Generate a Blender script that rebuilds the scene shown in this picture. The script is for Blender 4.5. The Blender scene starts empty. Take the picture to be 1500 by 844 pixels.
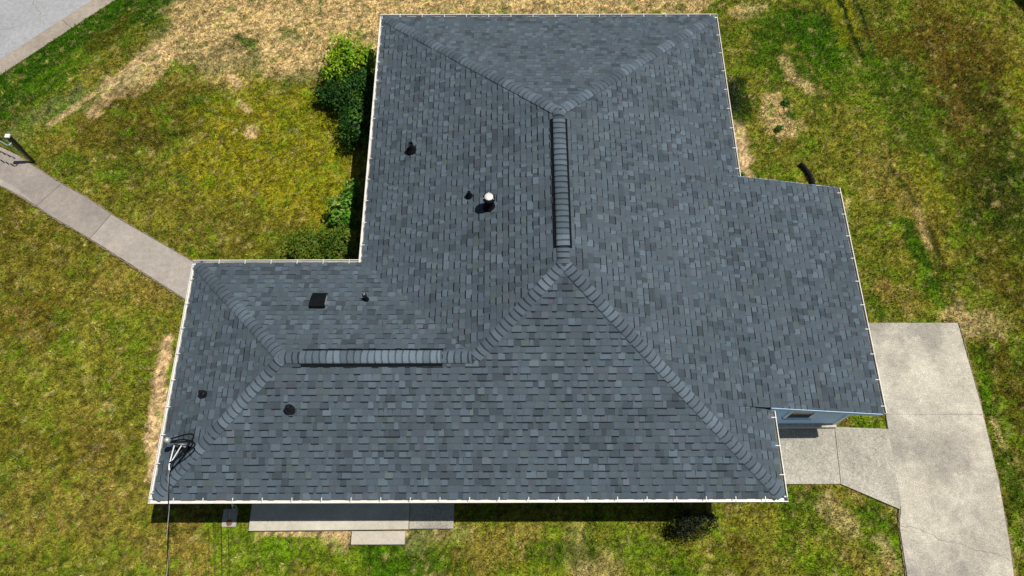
import bpy, math, random
import numpy as np
from mathutils import Vector, Matrix

scene = bpy.context.scene
COL = scene.collection
random.seed(7)
RNG = np.random.default_rng(11)

# ------------------------------------------------------------------ camera
cd = bpy.data.cameras.new('camera')
cam = bpy.data.objects.new('camera', cd)
COL.objects.link(cam)
CAM_LOC = Vector((3.5754, -2.5330, 18.7175))
R3 = Matrix(((0.9999955, -0.0029424, 0.0006304), (0.0024229, 0.9115354, 0.4112145), (-0.0017846, -0.4112111, 0.9115384)))
cam.matrix_world = Matrix.Translation(CAM_LOC) @ R3.transposed().to_4x4()
cd.sensor_width = 36.0
cd.lens = 27.119
cd.clip_start = 0.1
cd.clip_end = 2000.0
scene.camera = cam

# ------------------------------------------------------------------ light
SUN = Vector((0.955, 0.06, 2.4)).normalized()          # towards the sun
sun_el = math.asin(SUN.z)
world = bpy.data.worlds.new('World')
scene.world = world
world.use_nodes = True
wn = world.node_tree
bg = wn.nodes.get('Background') or wn.nodes.new('ShaderNodeBackground')
sky = wn.nodes.new('ShaderNodeTexSky')
sky.sky_type = 'NISHITA'
sky.sun_disc = False
sky.sun_elevation = sun_el
sky.sun_rotation = math.atan2(SUN.x, SUN.y)
wn.links.new(sky.outputs[0], bg.inputs[0])
bg.inputs[1].default_value = 0.05
sd = bpy.data.lights.new('sun', 'SUN')
sd.energy = 5.0
sd.angle = math.radians(0.5)
sd.color = (1.0, 0.965, 0.91)
sun = bpy.data.objects.new('sun', sd)
COL.objects.link(sun)
sun.rotation_euler = (-SUN).to_track_quat('-Z', 'Y').to_euler()
sun.location = (30, 2, 60)
scene.view_settings.view_transform = 'Standard'
scene.view_settings.look = 'None'
scene.view_settings.exposure = -0.08
scene.view_settings.gamma = 1.0

# ------------------------------------------------------------------ helpers
def lin(r, g, b, k=1.0):
    f = lambda c: ((c / 255 + 0.055) / 1.055) ** 2.4 if c > 10 else c / 255 / 12.92
    return (f(r) * k, f(g) * k, f(b) * k)

def link(name, me, parent=None):
    o = bpy.data.objects.new(name, me)
    COL.objects.link(o)
    if parent is not None:
        o.parent = parent
    return o

def tag(o, label=None, cat=None, group=None, kind=None):
    if label: o['label'] = label
    if cat: o['category'] = cat
    if group: o['group'] = group
    if kind: o['kind'] = kind
    return o

def empty(name, loc=(0, 0, 0)):
    o = link(name, None)
    o.location = loc
    o.empty_display_size = 0.2
    return o

class MB:
    """collects polygons, builds one mesh"""
    def __init__(self):
        self.v = []; self.f = []; self.c = []
    def poly(self, pts, col=None):
        n = len(self.v)
        self.v += [tuple(p) for p in pts]
        self.f.append(tuple(range(n, n + len(pts))))
        self.c.append(col)
    def box(self, x0, x1, y0, y1, z0, z1, M=None, col=None):
        c = [(x0, y0, z0), (x1, y0, z0), (x1, y1, z0), (x0, y1, z0), (x0, y0, z1), (x1, y0, z1), (x1, y1, z1), (x0, y1, z1)]
        if M is not None: c = [tuple(M @ Vector(p)) for p in c]
        n = len(self.v); self.v += c
        for q in ((0, 3, 2, 1), (4, 5, 6, 7), (0, 1, 5, 4), (1, 2, 6, 5), (2, 3, 7, 6), (3, 0, 4, 7)):
            self.f.append(tuple(n + i for i in q)); self.c.append(col)
    def prism(self, pts, z0, z1, col=None):
        """pts: 2D ccw polygon; z0, z1 numbers or callables of (x, y)"""
        a = [(x, y, z0(x, y) if callable(z0) else z0) for x, y in pts]
        b = [(x, y, z1(x, y) if callable(z1) else z1) for x, y in pts]
        n = len(self.v); m = len(pts); self.v += a + b
        self.f.append(tuple(n + i for i in range(m - 1, -1, -1))); self.c.append(col)
        self.f.append(tuple(n + m + i for i in range(m))); self.c.append(col)
        for i in range(m):
            j = (i + 1) % m
            self.f.append((n + i, n + j, n + m + j, n + m + i)); self.c.append(col)
    def tube(self, path, r, seg=8, cap=True):
        path = [Vector(p) for p in path]
        rr = r if isinstance(r, (list, tuple)) else [r] * len(path)
        rings = []; up = Vector((0, 0, 1))
        for i, p in enumerate(path):
            d = (path[min(i + 1, len(path) - 1)] - path[max(i - 1, 0)]).normalized()
            a = d.cross(up)
            if a.length < 1e-3: a = d.cross(Vector((1, 0, 0)))
            a.normalize(); b = a.cross(d)
            n = len(self.v)
            self.v += [tuple(p + (a * math.cos(t) + b * math.sin(t)) * rr[i]) for t in [2 * math.pi * k / seg for k in range(seg)]]
            rings.append(n)
        for i in range(len(rings) - 1):
            for k in range(seg):
                q = (k + 1) % seg
                self.f.append((rings[i] + k, rings[i] + q, rings[i + 1] + q, rings[i + 1] + k)); self.c.append(None)
        if cap:
            self.f.append(tuple(rings[0] + k for k in range(seg - 1, -1, -1))); self.c.append(None)
            self.f.append(tuple(rings[-1] + k for k in range(seg))); self.c.append(None)
    def lathe(self, o, prof, seg=20, axis=Vector((0, 0, 1))):
        """prof: list of (radius, height)"""
        q = Vector((0, 0, 1)).rotation_difference(axis); o = Vector(o)
        rings = []
        for r, h in prof:
            n = len(self.v)
            self.v += [tuple(o + q @ Vector((r * math.cos(2 * math.pi * k / seg), r * math.sin(2 * math.pi * k / seg), h))) for k in range(seg)]
            rings.append(n)
        for i in range(len(rings) - 1):
            for k in range(seg):
                w = (k + 1) % seg
                self.f.append((rings[i] + k, rings[i] + w, rings[i + 1] + w, rings[i + 1] + k)); self.c.append(None)
        self.f.append(tuple(rings[0] + k for k in range(seg - 1, -1, -1))); self.c.append(None)
        self.f.append(tuple(rings[-1] + k for k in range(seg))); self.c.append(None)
    def build(self, name, mat, parent=None, smooth=False, bevel=0):
        me = bpy.data.meshes.new(name)
        me.from_pydata(self.v, [], self.f)
        me.materials.append(mat)
        if any(c is not None for c in self.c):
            at = me.color_attributes.new('tone', 'FLOAT_COLOR', 'CORNER')
            buf = []
            for f, c in zip(self.f, self.c):
                c = c or (1, 1, 1)
                buf += [c[0], c[1], c[2], 1.0] * len(f)
            at.data.foreach_set('color', buf)
        if smooth:
            me.shade_smooth()
        me.update()
        o = link(name, me, parent)
        if bevel:
            b = o.modifiers.new('bevel', 'BEVEL'); b.width = bevel; b.segments = 2; b.limit_method = 'ANGLE'
        return o

def fast_mesh(name, verts, faces_n, colors, mat, parent=None):
    """verts (F, n, 3) array of separate n-gons with one colour (F,3) each"""
    F = verts.shape[0]; n = faces_n
    me = bpy.data.meshes.new(name)
    me.vertices.add(F * n); me.vertices.foreach_set('co', verts.reshape(-1).astype(np.float32))
    me.loops.add(F * n); me.loops.foreach_set('vertex_index', np.arange(F * n, dtype=np.int32))
    me.polygons.add(F); me.polygons.foreach_set('loop_start', np.arange(0, F * n, n, dtype=np.int32))
    at = me.color_attributes.new('tone', 'FLOAT_COLOR', 'POINT')
    c = np.ones((F, n, 4), np.float32); c[:, :, :3] = colors[:, None, :]
    at.data.foreach_set('color', c.reshape(-1))
    me.materials.append(mat); me.update(calc_edges=True)
    return link(name, me, parent)

# ------------------------------------------------------------------ materials
def newmat(name):
    m = bpy.data.materials.new(name); m.use_nodes = True
    nt = m.node_tree
    return m, nt, nt.nodes['Principled BSDF'], nt.nodes, nt.links

def mat_noise(name, stops, scale=8, rough=0.8, detail=6, bump=0.0, bscale=60, metallic=0.0, spec=0.5, speck=None, obj=True):
    """colour from layered noise through a ramp; stops = [(pos, rgb), ...]"""
    m, nt, b, N, L = newmat(name)
    tc = N.new('ShaderNodeTexCoord'); src = tc.outputs['Object']
    n = N.new('ShaderNodeTexNoise'); n.inputs['Scale'].default_value = scale; n.inputs['Detail'].default_value = detail
    n.inputs['Roughness'].default_value = 0.6
    L.new(src, n.inputs['Vector'])
    r = N.new('ShaderNodeValToRGB'); L.new(n.outputs[0], r.inputs[0])
    e = r.color_ramp.elements
    while len(e) < len(stops): e.new(0.5)
    for k, (p, c) in enumerate(stops):
        e[k].position = p; e[k].color = (*c, 1)
    out = r.outputs[0]
    if speck:
        sc, lo, hi = speck
        n2 = N.new('ShaderNodeTexNoise'); n2.inputs['Scale'].default_value = sc; n2.inputs['Detail'].default_value = 3
        L.new(src, n2.inputs['Vector'])
        mr = N.new('ShaderNodeMapRange'); mr.inputs[1].default_value = 0.3; mr.inputs[2].default_value = 0.7
        mr.inputs[3].default_value = lo; mr.inputs[4].default_value = hi
        L.new(n2.outputs[0], mr.inputs[0])
        mx = N.new('ShaderNodeVectorMath'); mx.operation = 'SCALE'
        L.new(out, mx.inputs[0]); L.new(mr.outputs[0], mx.inputs['Scale']); out = mx.outputs[0]
    L.new(out, b.inputs['Base Color'])
    b.inputs['Roughness'].default_value = rough; b.inputs['Metallic'].default_value = metallic
    b.inputs['Specular IOR Level'].default_value = spec
    if bump:
        n3 = N.new('ShaderNodeTexNoise'); n3.inputs['Scale'].default_value = bscale; n3.inputs['Detail'].default_value = 4
        L.new(src, n3.inputs['Vector'])
        bp = N.new('ShaderNodeBump'); bp.inputs['Strength'].default_value = bump; bp.inputs['Distance'].default_value = 0.01
        L.new(n3.outputs[0], bp.inputs['Height']); L.new(bp.outputs[0], b.inputs['Normal'])
    return m

def mat_tone(name, speck=(90, 0.7, 1.3), weather=(1.2, 0.9, 1.1), rough=0.9, spec=0.3, bump=0.3, bscale=150, trans=0.0):
    """colour from the 'tone' attribute, varied by granules and broad weathering"""
    m, nt, b, N, L = newmat(name)
    a = N.new('ShaderNodeAttribute'); a.attribute_name = 'tone'
    g = N.new('ShaderNodeNewGeometry'); out = a.outputs['Color']
    for sc, lo, hi in (speck, weather):
        n = N.new('ShaderNodeTexNoise'); n.inputs['Scale'].default_value = sc; n.inputs['Detail'].default_value = 4
        L.new(g.outputs['Position'], n.inputs['Vector'])
        mr = N.new('ShaderNodeMapRange'); mr.inputs[1].default_value = 0.3; mr.inputs[2].default_value = 0.7
        mr.inputs[3].default_value = lo; mr.inputs[4].default_value = hi
        L.new(n.outputs[0], mr.inputs[0])
        mx = N.new('ShaderNodeVectorMath'); mx.operation = 'SCALE'
        L.new(out, mx.inputs[0]); L.new(mr.outputs[0], mx.inputs['Scale']); out = mx.outputs[0]
    L.new(out, b.inputs['Base Color'])
    b.inputs['Roughness'].default_value = rough; b.inputs['Specular IOR Level'].default_value = spec
    if bump:
        n3 = N.new('ShaderNodeTexNoise'); n3.inputs['Scale'].default_value = bscale; n3.inputs['Detail'].default_value = 3
        L.new(g.outputs['Position'], n3.inputs['Vector'])
        bp = N.new('ShaderNodeBump'); bp.inputs['Strength'].default_value = bump; bp.inputs['Distance'].default_value = 0.008
        L.new(n3.outputs[0], bp.inputs['Height']); L.new(bp.outputs[0], b.inputs['Normal'])
    if trans:
        t = N.new('ShaderNodeBsdfTranslucent'); L.new(out, t.inputs[0])
        ms = N.new('ShaderNodeMixShader'); ms.inputs[0].default_value = trans
        o = N['Material Output']; L.new(b.outputs[0], ms.inputs[1]); L.new(t.outputs[0], ms.inputs[2]); L.new(ms.outputs[0], o.inputs[0])
    return m

M = {}
M['shingle'] = mat_tone('shingle', speck=(75, 0.74, 1.26), weather=(0.9, 0.9, 1.1), rough=0.92, spec=0.25, bump=0.5, bscale=220)
M['grass'] = mat_tone('grass', speck=(9, 0.85, 1.15), weather=(1.5, 0.9, 1.1), rough=0.75, spec=0.12, bump=0, trans=0.25)
M['ground'] = mat_tone('ground', speck=(30, 0.45, 1.5), weather=(7, 0.8, 1.2), rough=0.95, spec=0.1, bump=1.0, bscale=45)
M['leaf'] = mat_tone('leaf', speck=(20, 0.8, 1.2), weather=(2, 0.85, 1.15), rough=0.55, spec=0.22, bump=0, trans=0.25)
M['white'] = mat_noise('white_metal', [(0.3, (0.62, 0.60, 0.55)), (0.7, (0.78, 0.76, 0.70))], 3, 0.5, speck=(30, 0.9, 1.05))
M['siding'] = mat_noise('blue_siding', [(0.3, (0.42, 0.64, 0.92)), (0.7, (0.47, 0.69, 0.94))], 2, 0.6)
M['trim'] = mat_noise('white_trim', [(0.3, (0.66, 0.72, 0.80)), (0.7, (0.75, 0.80, 0.86))], 4, 0.6)
M['dark'] = mat_noise('roof_felt', [(0.3, (0.012, 0.014, 0.016)), (0.7, (0.02, 0.022, 0.025))], 10, 0.9)
M['plastic'] = mat_noise('black_plastic', [(0.3, (0.006, 0.006, 0.007)), (0.7, (0.012, 0.012, 0.014))], 10, 0.30, spec=0.3)
M['rubber'] = mat_noise('black_rubber', [(0.3, (0.004, 0.005, 0.006)), (0.7, (0.008, 0.010, 0.012))], 10, 0.8, spec=0.08)
M['galv'] = mat_noise('galvanised', [(0.3, (0.45, 0.45, 0.44)), (0.7, (0.65, 0.65, 0.64))], 12, 0.4, metallic=0.5)
M['flue'] = mat_noise('flue_cap', [(0.3, (0.55, 0.53, 0.50)), (0.7, (0.75, 0.73, 0.70))], 14, 0.5, metallic=0.1)
M['bright'] = mat_noise('white_plastic', [(0.3, (0.75, 0.77, 0.78)), (0.7, (0.82, 0.84, 0.85))], 12, 0.4)
M['teal'] = mat_noise('weathered_pipe', [(0.3, (0.22, 0.36, 0.36)), (0.7, (0.4, 0.5, 0.48))], 12, 0.5, metallic=0.3)
M['glass'] = mat_noise('window_glass', [(0.3, (0.01, 0.02, 0.035)), (0.7, (0.015, 0.028, 0.045))], 2, 0.08)
M['bark'] = mat_noise('bark', [(0.3, (0.05, 0.035, 0.022)), (0.7, (0.12, 0.085, 0.055))], 20, 0.9, bump=0.6)
M['rust'] = mat_noise('rusty_iron', [(0.3, (0.14, 0.06, 0.035)), (0.7, (0.22, 0.10, 0.06))], 20, 0.9)

def mat_concrete(name, light, dark, stain, sc=1.1, grit=(70, 0.75, 1.2), thr=(0.42, 0.66)):
    """pale broom-finished slab: broad dirt patches, mid mottling and aggregate grit"""
    m, nt, b, N, L = newmat(name)
    g = N.new('ShaderNodeNewGeometry')
    def noise(s, d=6, r=0.6):
        n = N.new('ShaderNodeTexNoise'); n.inputs['Scale'].default_value = s; n.inputs['Detail'].default_value = d
        n.inputs['Roughness'].default_value = r; L.new(g.outputs['Position'], n.inputs['Vector']); return n.outputs[0]
    def mrange(o, a, c, lo, hi):
        k = N.new('ShaderNodeMapRange'); k.inputs[1].default_value = a; k.inputs[2].default_value = c
        k.inputs[3].default_value = lo; k.inputs[4].default_value = hi; L.new(o, k.inputs[0]); return k.outputs[0]
    def mix(f, a, c):
        k = N.new('ShaderNodeMix'); k.data_type = 'RGBA'; L.new(f, k.inputs[0])
        for s, v in ((6, a), (7, c)):
            if isinstance(v, tuple): k.inputs[s].default_value = (*v, 1)
            else: L.new(v, k.inputs[s])
        return k.outputs[2]
    c1 = mix(mrange(noise(sc), 0.35, 0.65, 0, 1), light, dark)
    c2 = mix(mrange(noise(sc * 0.55, 8, 0.72), thr[0], thr[1], 0, 0.75), c1, stain)
    v = N.new('ShaderNodeVectorMath'); v.operation = 'SCALE'; L.new(c2, v.inputs[0])
    L.new(mrange(noise(grit[0], 3), 0.3, 0.7, grit[1], grit[2]), v.inputs['Scale'])
    v2 = N.new('ShaderNodeVectorMath'); v2.operation = 'SCALE'; L.new(v.outputs[0], v2.inputs[0])
    L.new(mrange(noise(7, 8, 0.85), 0.32, 0.68, 0.74, 1.22), v2.inputs['Scale'])
    L.new(v2.outputs[0], b.inputs['Base Color'])
    b.inputs['Roughness'].default_value = 0.9; b.inputs['Specular IOR Level'].default_value = 0.25
    bp = N.new('ShaderNodeBump'); bp.inputs['Strength'].default_value = 0.35; bp.inputs['Distance'].default_value = 0.006
    L.new(noise(90, 3), bp.inputs['Height']); L.new(bp.outputs[0], b.inputs['Normal'])
    return m
M['drive'] = mat_concrete('driveway_concrete', (0.60, 0.55, 0.44), (0.44, 0.40, 0.315), (0.25, 0.23, 0.195), 0.9, (34, 0.66, 1.28), (0.43, 0.60))
M['aggregate'] = mat_concrete('aggregate_concrete', (0.50, 0.465, 0.38), (0.40, 0.37, 0.30), (0.26, 0.24, 0.195), 1.6, (38, 0.6, 1.35))
M['walk'] = mat_concrete('walkway_concrete', (0.34, 0.295, 0.25), (0.29, 0.25, 0.215), (0.23, 0.20, 0.175), 1.3, (60, 0.8, 1.15))
M['walkpale'] = mat_concrete('pale_walkway_concrete', (0.40, 0.355, 0.30), (0.35, 0.31, 0.265), (0.29, 0.26, 0.225), 1.3, (60, 0.82, 1.15))
M['patio'] = mat_concrete('patio_concrete', (0.58, 0.53, 0.43), (0.50, 0.455, 0.37), (0.43, 0.385, 0.31), 1.6, (60, 0.9, 1.1))
M['kerb'] = mat_concrete('kerb_concrete', (0.40, 0.34, 0.27), (0.32, 0.27, 0.215), (0.25, 0.215, 0.17), 1.5, (60, 0.8, 1.15))
M['asphalt'] = mat_concrete('worn_asphalt', (0.37, 0.37, 0.37), (0.33, 0.33, 0.335), (0.29, 0.29, 0.295), 0.9, (80, 0.82, 1.18))
M['crack'] = mat_noise('crack_dirt', [(0.3, (0.16, 0.14, 0.10)), (0.7, (0.30, 0.27, 0.21))], 12, 0.95)
M['soil'] = mat_noise('bare_soil', [(0.3, (0.13, 0.095, 0.05)), (0.7, (0.27, 0.21, 0.13))], 14, 0.95, bump=0.8, bscale=60)

# ------------------------------------------------------------------ terrain, lawn colours
def vnoise(x, y, seed):
    """value noise on a unit lattice, 0..1"""
    xi = np.floor(x).astype(np.int64); yi = np.floor(y).astype(np.int64)
    fx = x - xi; fy = y - yi
    fx = fx * fx * (3 - 2 * fx); fy = fy * fy * (3 - 2 * fy)
    def h(a, b):
        n = (a * 374761393 + b * 668265263 + seed * 1442695041) & 0x7fffffff
        n = ((n ^ (n >> 13)) * 1274126177) & 0x7fffffff
        n = (n ^ (n >> 16)) & 0xffff
        return n / 65535.0
    a = h(xi, yi); b = h(xi + 1, yi); c = h(xi, yi + 1); d = h(xi + 1, yi + 1)
    return (a * (1 - fx) + b * fx) * (1 - fy) + (c * (1 - fx) + d * fx) * fy

def fbm(x, y, f, seed, octs=4, g=0.55):
    s = 0; a = 1; t = 0
    for k in range(octs):
        ang = 0.6 * k + seed
        u = x * math.cos(ang) - y * math.sin(ang); v = x * math.sin(ang) + y * math.cos(ang)
        s = s + a * vnoise(u * f + 17.3 * k, v * f - 9.1 * k, seed + k); t += a
        a *= g; f *= 2.03
    return s / t

def sstep(a, b, x):
    t = np.clip((x - a) / (b - a), 0, 1)
    return t * t * (3 - 2 * t)

CREST = (-11.29, 10.68); CN = (-0.725, 0.689)                 # the bank falls away to the street past this line
def bank(x, y):
    return CN[0] * (x - CREST[0]) + CN[1] * (y - CREST[1])
WALK_END = (-10.62, 10.08); WD = (-0.852, 0.524); WNRM = (0.524, 0.852)
def walk_uv(x, y):                                            # along the steps (towards the street), across them
    return WD[0] * (x - WALK_END[0]) + WD[1] * (y - WALK_END[1]), WNRM[0] * (x - WALK_END[0]) + WNRM[1] * (y - WALK_END[1])

GZ = -0.05
def terrain(x, y):
    d = bank(x, y)
    z = GZ - 0.70 * sstep(-0.25, 3.0, d) - 0.30 * sstep(3.02, 3.1, d) + 0.32 * sstep(11.4, 11.5, d)
    z = z + (fbm(x, y, 0.25, 3, 3) - 0.5) * 0.10 * sstep(0.6, 2.5, house_dist(x, y)) * (d < 2.6)
    z = z + (fbm(x, y, 5.0, 8, 2) - 0.5) * 0.035
    u, v = walk_uv(x, y)
    cut = (u > -0.05) & (np.abs(v + 0.42) < 0.62)
    return np.where(cut, np.minimum(z, -1.0), z)

def house_dist(x, y):
    """rough plan distance to the buildings and paving (0 inside)"""
    def rect(x0, x1, y0, y1):
        dx = np.maximum(np.maximum(x0 - x, x - x1), 0); dy = np.maximum(np.maximum(y0 - y, y - y1), 0)
        return np.hypot(dx, dy)
    d = np.minimum(rect(-3.9, 9.3, -0.7, 13.1), rect(9, 15.4, -9, 7.8))
    w = np.maximum(np.abs(walk_uv(x, y)[1] + 0.42) - 0.8, 0)
    return np.minimum(d, np.where(x < -3, w, 9))

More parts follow.
